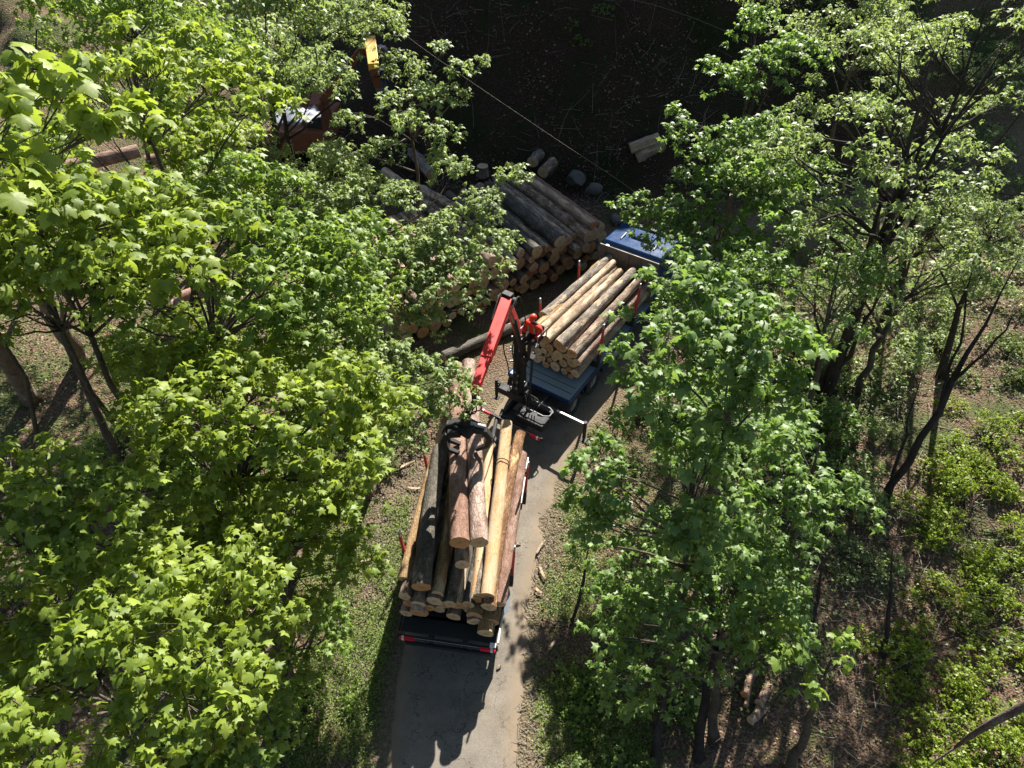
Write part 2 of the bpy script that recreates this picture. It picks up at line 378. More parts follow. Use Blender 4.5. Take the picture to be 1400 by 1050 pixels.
# ================================================================== ground and road
def build_ground():
    def axis(segs):
        out = []
        for a, b, st in segs: out += list(np.arange(a, b, st))
        return np.array(out+[segs[-1][1]])
    X = axis([(-150, -30, 8), (-30, -8, .5), (-8, 10, .2), (10, 30, .5), (30, 150, 8)])
    Y = axis([(-120, -4, 8), (-4, 2, .5), (2, 26, .2), (26, 52, .4), (52, 250, 9)])
    xx, yy = np.meshgrid(X, Y); z = terrain(xx.ravel(), yy.ravel()); rd = road_dist(xx.ravel(), yy.ravel())
    xf, yf = xx.ravel(), yy.ravel()
    dirt = np.clip(1-(rd-1.6)/(.5+1.2*vnoise(xf, yf, .6, 5)), 0, 1)*.85
    dirt = np.maximum(dirt, (xf < -1)*np.exp(-((xf+3.6)/1.1)**2-((yf-11.5)/3.0)**2)*.9)
    V = np.stack([xf, yf, z], 1)
    nx, ny = len(X), len(Y); i = np.arange(ny-1)[:, None]*nx+np.arange(nx-1)[None]; i = i.ravel()
    F = np.stack([i, i+1, i+nx+1, i+nx], 1)
    o = mesh_np('ground', V, F, M['ground'], smooth=True, attr={'dirt': dirt, 'slope_shade': sstep(29, 33, yf)*sstep(-14, -8, xf)*(1-sstep(17, 24, xf))}); tag(o, kind='structure')
    # road ribbon with ragged edges
    Vv = []; ed = []; C = catmull([tuple(p) for p in RC], 3); m = len(C); prof = [-1, -.93, -.7, 0, .7, .93, 1]
    for k in range(m):
        t = C[min(k+1, m-1)]-C[max(k-1, 0)]; t = t/np.linalg.norm(t); n = np.array([t[1], -t[0]])
        for j, s in enumerate(prof):
            hw = 1.62+ (.13*(vnoise(C[k][0]*1., C[k][1], 1.3, 9)-.5)*2+.05*(vnoise(C[k][0], C[k][1], 5, 12)-.5) if abs(s) > .9 else 0)
            q = C[k]+n*s*hw; Vv.append((q[0], q[1], .012+.03*(1-s*s)-(.05 if abs(s) == 1 else 0))); ed.append(1 if abs(s) > .9 else (.25 if abs(s) > .5 else 0))
    P = len(prof); F = [(k*P+j, (k+1)*P+j, (k+1)*P+j+1, k*P+j+1) for k in range(m-1) for j in range(P-1)]
    F = [f[::-1] for f in F]
    o = mesh_np('road', Vv, F, M['road'], smooth=True, attr={'edge': ed}); tag(o, kind='structure')
build_ground()

# ================================================================== logs
def log_mesh(L, r0, r1, seed, bend=.02, nseg=14, ns=14, knots=True):
    g = np.random.default_rng(seed); th = np.arange(ns)/ns*2*math.pi; zz = np.linspace(0, L, nseg)
    bx_, by_ = g.normal(0, bend, 2)*L*.3; ph = g.uniform(0, 6.28, 4); V = []
    for z in zz:
        t = z/L; r = r0+(r1-r0)*t
        rr = r*(1+.035*np.sin(2*th+ph[0])+.025*np.sin(3*th+ph[1]+t*3)+.03*g.normal(size=ns))
        if knots and g.random() < .45: rr[g.integers(ns)] *= 1.18
        ox = bx_*math.sin(t*math.pi); oy = by_*math.sin(t*math.pi)
        V.append(np.stack([rr*np.cos(th)+ox, rr*np.sin(th)+oy, np.full(ns, z)], 1))
    V = np.concatenate(V)
    F = [(i*ns+k, i*ns+(k+1) % ns, (i+1)*ns+(k+1) % ns, (i+1)*ns+k) for i in range(nseg-1) for k in range(ns)]
    return V, np.array(F), ns, nseg
_ls = [100]
def make_log(p0, p1, r0, r1, mat, label, group=None, name='log', cat='log', bend=.02, parent=None, ends=(True, True)):
    p0 = Vector(p0); p1 = Vector(p1); L = (p1-p0).length; _ls[0] += 1
    V, F, ns, nseg = log_mesh(L, r0, r1, _ls[0], bend, nseg=max(6, int(L*4)))
    o = mesh_np(name, V, F, M[mat], parent, smooth=True)
    o.location = p0; o.rotation_mode = 'QUATERNION'
    o.rotation_quaternion = (p1-p0).to_track_quat('Z', 'Y') @ Quaternion((0, 0, 1), random.uniform(0, 6.28))
    if not parent: tag(o, label, cat, group)
    for e, ring in ((0, V[:ns]), (1, V[-ns:])):
        if not ends[e]: continue
        c = ring.mean(0); s = -1 if e == 0 else 1
        inner = c+(ring-c)*.92; off = np.array([0, 0, .004*s])
        Vc = np.concatenate([ring, inner+off, [c+off*1.5]])
        Fc = []
        for k in range(ns):
            k2 = (k+1) % ns; a = [(k, k2, ns+k2), (k, ns+k2, ns+k), (ns+k, ns+k2, 2*ns)]
            Fc += a if e else [f[::-1] for f in a]
        Vc = Vc-c
        q = mesh_np('cut_end', Vc, np.array(Fc), M['cut'], o); q.location = Vector(c)
    return o
def pack(width, radii, zbase, step=.03):
    "drop circles one by one into the lowest resting place"
    placed = []
    for r in radii:
        best = None
        for x in np.arange(-width/2+r, width/2-r+1e-6, step):
            z = zbase+r
            for (a, b, c) in placed:
                dx = abs(x-a)
                if dx < r+c: z = max(z, b+math.sqrt((r+c)**2-dx*dx))
            sc_ = z+abs(x)*.05+random.uniform(0, .02)
            if best is None or sc_ < best[0]: best = (sc_, x, z)
        placed.append((best[1], best[2], r))
    return placed
ORD = ['first', 'second', 'third', 'fourth', 'fifth', 'sixth', 'seventh', 'eighth', 'ninth', 'tenth', 'eleventh', 'twelfth', 'thirteenth', 'fourteenth', 'fifteenth', 'sixteenth', 'seventeenth', 'eighteenth', 'nineteenth', 'twentieth', 'twenty-first', 'twenty-second', 'twenty-third', 'twenty-fourth', 'twenty-fifth', 'twenty-sixth', 'twenty-seventh', 'twenty-eighth']
def rowcol(placed, h, z0):
    rows = {}
    for i, (x, z, r) in enumerate(placed): rows.setdefault(int((z-z0)/h), []).append((x, i))
    out = {}
    for k, (rk, lst) in enumerate(sorted(rows.items())):
        for j, (x, i) in enumerate(sorted(lst)): out[i] = (k, j)
    return out
BARKWORD = {'bark_brown': 'brown', 'bark_grey': 'grey', 'bark_dark': 'dark mossy', 'bark_red': 'reddish', 'bark_pink': 'pinkish grey', 'bark_gold': 'golden half peeled', 'bark_shaggy': 'shaggy golden', 'bark_orange': 'smooth orange peeled', 'bark_pale': 'pale peeled'}
# ---- roadside stack
PU = Vector((.82, .572, 0)); PV = Vector((.572, -.82, 0)); PF = Vector((-.1, 23.05, 0))
def build_stack():
    rad = [random.uniform(.20, .31) for _ in range(20)]+[random.uniform(.15, .30) for _ in range(78)]
    pl = pack(10.6, rad, .12, .05); rc = rowcol(pl, .46, .12)
    for i, (x, z, r) in enumerate(pl):
        j = random.uniform(-.35, .35); L = random.uniform(5.2, 6.3)
        zz = z - .12*max(0, abs(x)-3.5)
        a = PF+PU*x+PV*j+Vector((0, 0, zz)); sk = random.uniform(-.03, .03)
        b = a-PV*L+PU*sk*L+Vector((0, 0, random.uniform(-.05, .05)+.1))
        m = random.choices(['bark_brown', 'bark_grey', 'bark_dark', 'bark_red', 'bark_gold'], [5, 4, 3, 2, 1])[0]
        k, c = rc[i]
        make_log(a, b, r, r*random.uniform(.78, .95), m, f"{BARKWORD[m]} log in the roadside stack, layer {ORD[k]}, place {ORD[c]} from left", 'logs in the big roadside stack', bend=.012)
    x = 4.2; z = max([b+math.sqrt(max(0, (.18+c)**2-(x-a)**2)) for a, b, c in pl if abs(x-a) < .18+c]+[.4])
    a = PF+PU*x+PV*.25+Vector((0, 0, z+.03)); make_log(a, a-PV*6.2+Vector((0, 0, .12)), .17, .14, 'bark_pale', 'long thin pale log lying along the top of the roadside stack at its far edge', 'logs in the big roadside stack', bend=.01)
build_stack()
# cross bearers and loose logs by the stack
def lg(a, b, r0, r1, mat, label, group=None, **k): return make_log(a, b, r0, r1, mat, label, group, **k)
lg(Gd(520, 400, .9), Gd(470, 330, 1.2), .36, .33, 'bark_dark', 'thick dark log with orange cut face beside the left end of the stack')
lg(Gd(552, 455, .35), Gd(470, 420, .3), .3, .27, 'bark_brown', 'brown log on the ground under the left end of the roadside stack')
lg(Gd(607, 488, .3), Gd(740, 430, .3), .22, .2, 'bark_dark', 'dark bearer log lying on the ground in front of the stack')
lg(Gd(560, 205, 1.), Gd(590, 240, .8), .28, .26, 'bark_grey', 'grey log lying behind the stack under the leaves, nearest the yellow machine')
lg(Gd(525, 235, 1.), Gd(562, 262, .8), .26, .24, 'bark_pale', 'pale log lying behind the stack left of the grey one')
g0 = 'short log offcuts in the dark clearing'
def hz(x, y): return tz(x, y)
for (x0, y0, x1, y1, dz, lab) in ((862, 203, 896, 190, .55, 'upper short grey offcut log lying in the dark clearing'), (870, 215, 904, 198, .25, 'lower short grey offcut log with pale cut face in the dark clearing')):
    a = Gd(x0, y0, 0); b = Gd(x1, y1, 0)
    for _ in range(12):
        a = Gd(x0, y0, .5*a.z+.5*(tz(a.x, min(a.y, 40))+dz-.15)); b = Gd(x1, y1, .5*b.z+.5*(tz(b.x, min(b.y, 40))+dz-.15))
    b = a+(b-a).normalized()*max(1.5, min(1.9, (b-a).length))
    lg(a, b, .29, .27, 'bark_pale', lab, g0)
for (x0, y0, x1, y1, r, mat, lab) in ((738, 210, 728, 222, .3, 'bark_grey', 'short grey log end poking up behind the stack'), (756, 222, 742, 236, .3, 'bark_brown', 'short brown log with pale face behind the stack')):
    a = Gd(x0, y0, 1.2); b = Gd(x1, y1, 1.1); lg(a, b, r, r, mat, lab, g0)
# logs lying in the wood on the left
g1 = 'logs lying under the trees on the left'
for (x0, y0, x1, y1, z, r, mat, lab) in (
    (80, 232, 190, 206, 4.2, .30, 'bark_red', 'long reddish log lying under the trees at far left'),
    (200, 222, 330, 196, 3.9, .28, 'bark_red', 'reddish log behind the bright maple left of centre'),
    (236, 420, 305, 398, 2.6, .24, 'bark_pink', 'pinkish log showing through the leaves at middle left'),
    (245, 408, 300, 385, 2.9, .22, 'bark_red', 'thin reddish log beside the pinkish one at middle left'),
    (278, 450, 340, 440, 2.3, .17, 'bark_pale', 'pale peeled log in the leaves below the pinkish log'),
    (292, 460, 330, 452, 2.2, .15, 'bark_red', 'thin red log tucked under the pale peeled one'),
    (470, 305, 510, 325, 1.2, .3, 'bark_grey', 'grey log under the leaves left of the stack'),
    (560, 255, 620, 285, 2.2, .3, 'bark_grey', 'grey log lying under the overhanging maple')):
    a = Gd(x0, y0, z); b = Gd(x1, y1, z); lg(a, b, r, r*.9, mat, lab, g1)

# ---- stones in the clearing
def rock(p, s, label, seed):
    g = np.random.default_rng(seed); import bmesh
    b = bmesh.new(); bmesh.ops.create_icosphere(b, subdivisions=3, radius=1)
    for v in b.verts:
        d = v.co.normalized(); k = 1
        for j in range(7):
            n = Vector(g.normal(size=3)).normalized() if j == 0 and False else None
        v.co = d
    pl_ = [(Vector(g.normal(size=3)).normalized(), g.uniform(.5, .8)) for _ in range(11)]
    for v in b.verts:
        for n, h in pl_:
            q = v.co.dot(n)
            if q > h: v.co -= n*(q-h)
        v.co = Vector((v.co.x*s[0], v.co.y*s[1], v.co.z*s[2]))+Vector(g.normal(size=3))*.008
    me = bpy.data.meshes.new('rock'); b.to_mesh(me); b.free(); me.materials.append(M['rock'])
    o = bpy.data.objects.new('rock', me); COL.objects.link(o); o.location = p; o.rotation_euler = (0, 0, g.uniform(0, 6))
    tag(o, label, 'rock', 'stones behind the log stack')
for (px, py, s, lab) in ((787, 243, .65, 'grey angular rock left of the pair behind the log stack'), (812, 256, .6, 'grey angular rock right of the pair behind the log stack'), (842, 300, .45, 'small rock between the stack and the blue cab')):
    q = Gd(px, py, .4)
    for _ in range(14): q = Gd(px, py, .5*q.z+.5*(tz(q.x, min(q.y, 45))+.15))
    rock((q.x, q.y, tz(q.x, q.y)+.1), (s, s*.8, s*.7), lab, int(px))

# ================================================================== lorry and trailer
def frame(ox, oy, yaw):
    return Matrix.Translation((ox, oy, 0)) @ Matrix.Rotation(-R(yaw), 4, 'Z')
TRM = frame(-.04, 15.3, 34.0); TLM = frame(-1.66, 7.69, 8.2)
def wheel(parent, x, y, r, w_, nuts=True):
    s = 1 if x > 0 else -1
    t = MB(); n = 28; prof = [(r*.56, -w_/2), (r*.9, -w_/2), (r, -w_*.38), (r, w_*.38), (r*.9, w_/2), (r*.56, w_/2)]
    vs = []; fs = []
    for k in range(n):
        a = 2*math.pi*k/n
        for (q, u) in prof: vs.append((x+u, y+q*math.cos(a), r+q*math.sin(a)))
    P = len(prof)
    for k in range(n):
        for j in range(P): fs.append((k*P+j, k*P+(j+1) % P, ((k+1) % n)*P+(j+1) % P, ((k+1) % n)*P+j))
    t.add(vs, fs)
    o = t.build('wheel', M['rubber'], parent, 0, True)
    h = MB().cyl((x-w_*.3, y, r), (x+w_*.3, y, r), r*.55, 24); h.cyl((x+s*w_*.28, y, r), (x+s*w_*.5, y, r), r*.2, 16)
    for k in range(8):
        a = k*math.pi/4; h.cyl((x+s*w_*.3, y+r*.36*math.cos(a), r+r*.36*math.sin(a)), (x+s*w_*.38, y+r*.36*math.cos(a), r+r*.36*math.sin(a)), .02, 6)
    h.build('rim', M['alu'], o, .006)
def stake(parent, x, y, z0, z1, lean=0, redto=None):
    s = 1 if x > 0 else -1; p = lambda z: (x+s*lean*(z-z0), y, z)
    zr0 = z0+(z1-z0)*.28; zr1 = z1-.20
    o = MB().bar(p(zr0), p(zr1), .075, .11, .06, .09, up=(0, 1, 0)).build('stake', M['stake_red'], parent, .008)
    MB().bar(p(z0), p(zr0), .11, .15, .095, .13, up=(0, 1, 0)).build('sleeve', M['black'], o, .01)
    MB().bar(p(zr1), p(z1), .05, .08, .045, .07, up=(0, 1, 0)).build('stake_tip', M['alu'], o, .006)
def striped_bar(parent, x0, x1, y, z, lamps=True):
    MB().box(((x0+x1)/2, y, z), (x1-x0, .06, .10)).build('rear_bumper', M['black'], parent, .008)
    MB().box(((x0+x1)/2, y-.032, z+.035), (x1-x0-.9, .008, .02)).build('bumper_edge', M['alu'], parent)
    for s in (-1, 1):
        xc = (x0+x1)/2+s*((x1-x0)/2-.26)
        l = MB().box((xc, y-.05, z+.01), (.40, .07, .12)).build('tail_lamp', M['redlamp'], parent, .01)
        MB().box((xc+s*.10, y-.05, z+.012), (.06, .076, .126)).build('lamp_divider', M['white'], l)
# --- lorry
TR = empty('timber_truck', TRM.translation, 'dark blue timber lorry with loader crane parked on the forest road', 'truck', rz=-R(34))
MB().box((-.42, 5.0, .86), (.10, 9.6, .28)).box((.42, 5.0, .86), (.10, 9.6, .28)).build('chassis_rail', M['black'], TR, .01)
MB().box((0, 4.95, 1.10), (2.46, 6.5, .09)).build('deck_plate', M['deck'], TR, .012)
for s in (-1, 1):
    MB().box((s*1.26, 4.95, 1.09), (.05, 6.5, .15)).build('deck_edge', M['navy'], TR, .01)
    MB().box((s*.95, 4.95, .92), (.08, 6.3, .16)).build('side_rail', M['black'], TR, .01)
for y in (2.05, 2.35): MB().box((0, y, 1.15), (2.3, .015, .012)).build('deck_seam', M['black'], TR)
MB().box((0, 1.72, 1.08), (2.48, .05, .16)).build('deck_lip', M['navy'], TR, .01)
striped_bar(TR, -1.25, 1.25, .0, .82)
MB().box((0, .30, .80), (1.0, .5, .18)).cyl((0, .02, .72), (0, -.18, .72), .09).build('drawbar_hitch', M['black'], TR, .012)
for s in (-1, 1):
    b = MB(); pr = []
    for a in range(0, 181, 20): pr.append((1.0+.62*math.cos(R(a)), .52+.62*math.sin(R(a))))
    for a in range(180, -1, -20): pr.append((1.0+.58*math.cos(R(a)), .52+.58*math.sin(R(a))))
    for yc in (2.2, 3.6):
        pp = [(y-1.0+yc, z) for y, z in pr]
        x0 = s*.85; x1 = s*1.25
        MB().prism(pp, min(x0, x1), max(x0, x1)).build('mudguard', M['black'], TR)
for y in (2.2, 3.6, 8.9):
    for s in (-1, 1): wheel(TR, s*1.08, y, .50, .30)
for y, z in ((5.6, .62),):
    for s in (-1, 1): MB().cyl((s*.98, y-.7, z), (s*.98, y+.7, z), .30, 20).build('fuel_tank', M['alu'] if s > 0 else M['black'], TR, .02)
# bunks with stakes
for y in (3.75, 6.5):
    MB().box((0, y, 1.21), (2.52, .16, .14)).build('bunk', M['black'], TR, .012)
    for s in (-1, 1): stake(TR, s*1.22, y, 1.2, 3.15, .03)
MB().box((0, 8.12, 2.05), (2.50, .07, 1.95)).build('headboard', M['greybrown'], TR, .012)
for x in (-1.0, -.5, 0, .5, 1.0): MB().box((x, 8.06, 2.05), (.07, .05, 1.85)).build('headboard_rib', M['greybrown'], TR, .006)
MB().box((0, 8.12, 3.04), (2.52, .05, .03)).build('headboard_cap', M['greybrown'], TR, .008)
# cab
prof = [(8.30, .95), (8.30, 3.00), (8.42, 3.12), (9.95, 3.03), (10.25, 2.93), (10.62, 2.25), (10.70, 1.5), (10.70, .55), (9.5, .5), (9.48, .95)]
MB().prism(prof, -1.24, 1.24).build('cab', M['navy'], TR, .05)
MB().prism([(10.33, 2.88), (10.66, 2.20), (10.69, 2.21), (10.36, 2.9)], -1.08, 1.08).build('windscreen', M['glass'], TR)
MB().box((0, 10.71, 1.25), (1.9, .04, .7)).build('grille', M['black'], TR, .01)
MB().box((0, 10.74, .62), (2.46, .14, .3)).build('front_bumper', M['navy'], TR, .03)
MB().prism([(9.05, 3.05), (9.12, 3.16), (9.70, 3.12), (9.85, 3.02)], -.42, .42).build('roof_hatch', M['navy'], TR, .015)
MB().box((0, 10.05, 3.08), (2.0, .16, .07)).build('sun_visor', M['black'], TR, .015)
for s in (-1, 1):
    d = MB().box((s*1.25, 9.65, 1.75), (.03, 1.1, 1.9)).build('door', M['navy'], TR, .01)
    MB().box((s*1.262, 9.65, 2.35), (.02, .85, .62)).build('side_window', M['glass'], d, .01)
    MB().box((s*1.275, 9.25, 1.75), (.03, .16, .04)).build('handle', M['black'], d, .006)
    MB().box((s*.95, 10.72, .98), (.36, .05, .2)).build('headlight', M['glass'], TR, .02)
    mr = MB().bar((s*1.22, 10.4, 2.75), (s*1.5, 10.5, 2.7), .04, .04).build('mirror_arm', M['black'], TR)
    MB().box((s*1.5, 10.5, 2.4), (.08, .2, .5)).build('mirror', M['black'], TR, .02)
    MB().cyl((s*.7, 8.75, 3.12), (s*.7, 9.2, 3.16), .03, 8).build('air_horn', M['steel'], TR)
# exhaust pipe and intake behind the cab
MB().cyl((-1.0, 8.22, 1.0), (-1.0, 8.22, 3.0), .07, 12).build('exhaust_stack', M['steel'], TR)
# --- stabiliser and crane base
CB = (-.32, 1.0)
MB().box((0, 1.05, 1.02), (2.4, .30, .26)).build('stabiliser_beam', M['black'], TR, .015)
for s in (-1, 1):
    xe = 2.25 if s > 0 else -1.32
    MB().bar((s*1.15, 1.05, 1.20), (xe, 1.05, 1.20), .075, .075).build('stabiliser_rod', M['steel'] if s > 0 else M['black'], TR, .01)
    MB().cyl((xe, 1.05, 1.32), (xe, 1.05, .55), .06, 14).build('stabiliser_leg', M['black'], TR)
    MB().cyl((xe, 1.05, .6), (xe, 1.05, .42), .045, 12).box((xe, 1.05, .42), (.2, .2, .04)).build('stabiliser_foot', M['black'], TR)
MB().box((CB[0], CB[1], 1.3), (.62, .62, .34)).cyl((CB[0], CB[1], 1.4), (CB[0], CB[1], 1.75), .26, 20).build('crane_base', M['black'], TR, .02)
MB().bar((CB[0], CB[1], 1.7), (CB[0], CB[1], 4.1), .34, .38, .26, .30, up=(0, 1, 0)).build('crane_column', M['black'], TR, .02)
MB().tube([(.15, .5, 1.2), (.15, .5, 1.32), (.95, .5, 1.32), (1.12, .62, 1.3), (1.12, .85, 1.3), (.95, .95, 1.3), (.3, .95, 1.3)], .02, 8).build('guard_rail', M['alu'], TR)
MB().box((.55, .45, 1.0), (1.1, .5, .28)).build('valve_block', M['black'], TR, .02)
for k in range(9):
    x = .18+k*.085; MB().cyl((x, .2, 1.12), (x, .16, 1.2), .016, 6).build('valve', M['steel'], TR)
# operator platform, seat, controls
SX, SY, SZ = .22, .88, 4.05
MB().box((SX, SY-.2, SZ-.55), (.42, .3, .03)).build('foot_platform', M['rubber'], TR, .008)
MB().bar((CB[0]+.1, CB[1], 3.5), (SX, SY+.1, SZ-.1), .1, .1).build('seat_arm', M['black'], TR, .01)
st_ = MB().box((SX, SY+.10, SZ-.02), (.46, .44, .10)).build('operator_seat', M['black'], TR, .03)
MB().box((SX, SY+.34, SZ+.2), (.40, .07, .36)).build('seat_back', M['black'], st_, .03)
MB().tube([(SX-.3, SY+.3, SZ-.1), (SX-.33, SY+.3, SZ+.42), (SX-.33, SY-.22, SZ+.42), (SX-.3, SY-.28, SZ-.45)], .018, 8).tube([(SX+.3, SY+.3, SZ-.1), (SX+.33, SY+.3, SZ+.42), (SX+.33, SY-.22, SZ+.42), (SX+.3, SY-.28, SZ-.45)], .018, 8).build('guard_hoop', M['alu'], TR)
for s in (-1, 1):
    MB().cyl((SX+s*.22, SY-.22, SZ+.02), (SX+s*.2, SY-.26, SZ+.27), .014, 8).build('control_lever', M['black'], TR)
    MB().box((SX+s*.22, SY-.2, SZ-.03), (.14, .18, .12)).build('control_box', M['alu'], TR, .01)
for k in range(16):
    z = 1.5+k*.15; a = random.uniform(0, 6.28); MB().box((CB[0]+.24*math.cos(a), CB[1]-.12+.22*math.sin(a), z), (.05, .05, .07)).build('hose_clamp', M['alu'], TR, .008)
MB().bar((SX-.02, CB[1]-.2, 1.4), (SX+.02, CB[1]-.1, 3.5), .07, .07, up=(0, 1, 0)).build('seat_post', M['black'], TR, .01)
# booms, in world space then brought into the lorry's frame
INV = TRM.inverted()
def TL_(v): return INV @ Vector(v)
colTop = TRM @ Vector((CB[0], CB[1], 4.1))
elbow = W(692, 414, 18.6); tip = W(648, 536, 16.9); 
MB().bar(TL_(colTop+Vector((0, 0, -.25))), TL_(elbow+Vector((.05, .1, -.1))), .20, .26, .16, .22).build('main_boom', M['red'], TR, .02)
ax = (tip-elbow).normalized()
ob = MB().bar(TL_(elbow-ax*.05), TL_(elbow+ax*2.0), .31, .30, .28, .27, up=(0, .0, 1)).build('outer_boom', M['red'], TR, .02)
MB().bar(TL_(elbow+ax*1.9), TL_(tip), .24, .22, .21, .20, up=(0, .0, 1)).build('boom_extension', M['red'], ob, .015)
rr_ = ax.cross(Vector((0, 0, 1))).normalized()
MB().cyl(TL_(elbow-rr_*.26-ax*.1), TL_(elbow+rr_*.26-ax*.1), .11, 16).build('elbow_pin', M['black'], TR)
MB().cyl(TL_(elbow-rr_*.16-ax*.22), TL_(elbow+rr_*.16-ax*.22), .08, 12).box(TL_(elbow-ax*.16+Vector((0, 0, .1))), (.3, .2, .18)).build('elbow_valve', M['black'], TR, .02)
for s in (-1, 1):
    MB().cyl(TL_(elbow+rr_*s*.06-Vector((0, 0, .28))+ax*.1), TL_(elbow+ax*1.5+Vector((0, -.05, -.30))+rr_*s*.05), .05, 12).build('jib_cylinder', M['black'], TR)
MB().cyl(TL_(colTop+Vector((.18, -.25, -1.3))), TL_(colTop.lerp(elbow, .55)+Vector((.02, -.12, 0))), .075, 14).build('lift_cylinder', M['black'], TR)
MB().cyl(TL_(colTop.lerp(elbow, .3)+Vector((.02, -.22, -.2))), TL_(colTop.lerp(elbow, .7)+Vector((.02, -.1, 0))), .045, 12).build('cylinder_rod', M['steel'], TR)
gpos = W(638, 592, 18.0)
def hose(pts, r=.018, mat='rubber'):
    C = catmull([tuple(p) for p in pts], 6)
    MB().tube([Vector(c) for c in C], r, 6).build('hydraulic_hose', M[mat], TR)
for k in range(4):
    o_ = Vector((random.uniform(-.12, .12), random.uniform(-.1, .1), 0))
    hose([TL_(tip+o_*.5), TL_(tip+o_*2+Vector((.12, .0, -.5))), TL_(gpos+o_*2+Vector((.15, 0, .9))), TL_(gpos+o_+Vector((0, 0, .45)))], .017)
for k in range(8):
    a = Vector((CB[0]+random.uniform(-.25, .3), CB[1]+random.uniform(-.3, .1), 1.4))
    b = a+Vector((random.uniform(-.1, .1), random.uniform(-.15, 0), 1.1)); c = b+Vector((random.uniform(-.2, .2), 0, 1.0)); d = Vector((CB[0], CB[1]-.1, 4.2))
    hose([a, b, c, d], .02)
for k in range(2):
    o_ = rr_*(.5*k-.25)+Vector((0, 0, .05))
    hose([TL_(colTop+o_*.4), TL_(colTop.lerp(elbow, .5)+o_+Vector((.1, -.1, 0))), TL_(elbow+o_+Vector((.1, .15, .1))), TL_(elbow+ax*.7+o_*.8)], .018)
for k in range(5):
    hose([(.2+.1*k, .6, 1.25), (.1+.12*k, .75, 1.45+.05*k), (-.1, .85, 1.6), (CB[0], CB[1]-.3, 1.7)], .018)
# rotator and grapple
RT = MB().tube([TL_(tip), TL_(tip+Vector((0, 0, -.35)))], .07, 12).cyl(TL_(gpos+Vector((0, 0, .75))), TL_(gpos+Vector((0, 0, .35))), .13, 18).bar(TL_(tip+Vector((0, 0, -.3))), TL_(gpos+Vector((0, 0, .7))), .12, .09).build('rotator', M['black'], TR, .01)
GD = Vector((math.sin(R(3)), math.cos(R(3)), 0)); GR = Vector((GD.y, -GD.x, 0))    # held logs' direction
MB().box(TL_(gpos+Vector((0, 0, .24))), (.5, .5, .24)).build('grapple_head', M['black'], RT, .03)
for s in (-1, 1):
    for off in (-.16, .16) if s < 0 else (0,):
        pts = [gpos+GR*s*.14+GD*off+Vector((0, 0, .22)), gpos+GR*s*.46+GD*off+Vector((0, 0, .16)), gpos+GR*s*.62+GD*off+Vector((0, 0, -.16)), gpos+GR*s*.52+GD*off+Vector((0, 0, -.48)), gpos+GR*s*.22+GD*off+Vector((0, 0, -.66))]
        mb = MB()
        for i in range(4): mb.bar(TL_(pts[i]), TL_(pts[i+1]), .20-.03*i, .24-.035*i, .19-.03*i, .21-.035*i, up=INV.to_3x3() @ GD)
        mb.build('grapple_claw', M['black'], RT, .015)
    MB().cyl(TL_(gpos+GR*s*.10+Vector((0, 0, .40))), TL_(gpos+GR*s*.50+Vector((0, 0, .26))), .055, 12).build('claw_cylinder', M['steel'] if s > 0 else M['black'], RT)
# the plate with the control writing is too small to read: no lettering there

# --- trailer
TT = empty('timber_trailer', TLM.translation, 'black log trailer with red stakes and striped rear bumper behind the lorry', 'trailer', rz=-R(8.2))
MB().box((-.45, 3.3, .86), (.12, 6.6, .30)).box((.45, 3.3, .86), (.12, 6.6, .30)).build('chassis_rail', M['black'], TT, .01)
for s in (-1, 1):
    MB().box((s*1.30, 3.15, 1.03), (.045, 6.1, .10)).build('side_rail', M['white'] if s > 0 else M['black'], TT, .01)  # right rail white to stand in for sunlight on the beam
MB().box((0, .55, .99), (2.5, .9, .05)).build('rear_plate', M['black'], TT, .01)
for k in range(7): MB().box((0, .55+k*.9, .97), (2.5, .10, .09)).build('cross_member', M['black'], TT, .008)
for y in (1.55, 3.0, 4.3, 5.6):
    MB().box((0, y, 1.10), (2.72, .15, .16)).build('bunk', M['black'], TT, .012)
for y in (1.75, 4.45):
    for s in (-1, 1): stake(TT, s*1.40, y, 1.1, 3.05, .05)
striped_bar(TT, -1.32, 1.32, .0, .92)
MB().box((1.18, .05, .985), (.16, .12, .10)).build('corner_reflector', M['white'], TT, .008)
MB().box((0, -.01, .60), (2.3, .08, .12)).bar((-.6, .1, .8), (-.6, .0, .6), .06, .06).bar((.6, .1, .8), (.6, .0, .6), .06, .06).build('underrun_bar', M['black'], TT, .01)
for y in (1.6, 2.95):
    for s in (-1, 1):
        wheel(TT, s*1.05, y, .48, .36)
        pr = [(y+.6*math.cos(R(a)), .48+.60*math.sin(R(a))) for a in range(0, 181, 20)]+[(y+.57*math.cos(R(a)), .48+.57*math.sin(R(a))) for a in range(180, -1, -20)]
        x0, x1 = sorted((s*.86, s*1.27)); MB().prism(pr, x0, x1).build('mudguard', M['black'], TT)
MB().cyl((0, 6.5, .8), (0, 8.0, .74), .07, 12).bar((-.45, 6.4, .84), (0, 7.2, .78), .1, .12).bar((.45, 6.4, .84), (0, 7.2, .78), .1, .12).build('drawbar', M['black'], TT, .01)
# ratchet strap bunched on the right rear rail
mb = MB()
mb.add([(1.37, .75, 1.30), (1.46, .95, 1.12), (1.43, 1.45, 1.06), (1.36, 1.6, 1.3), (1.33, 1.2, 1.42), (1.34, .9, 1.38)], [(0, 1, 5), (1, 2, 4, 5), (2, 3, 4)])
o = mb.build('mudflap', M['tarp'], TT); sm = o.modifiers.new('thick', 'SOLIDIFY'); sm.thickness = .02

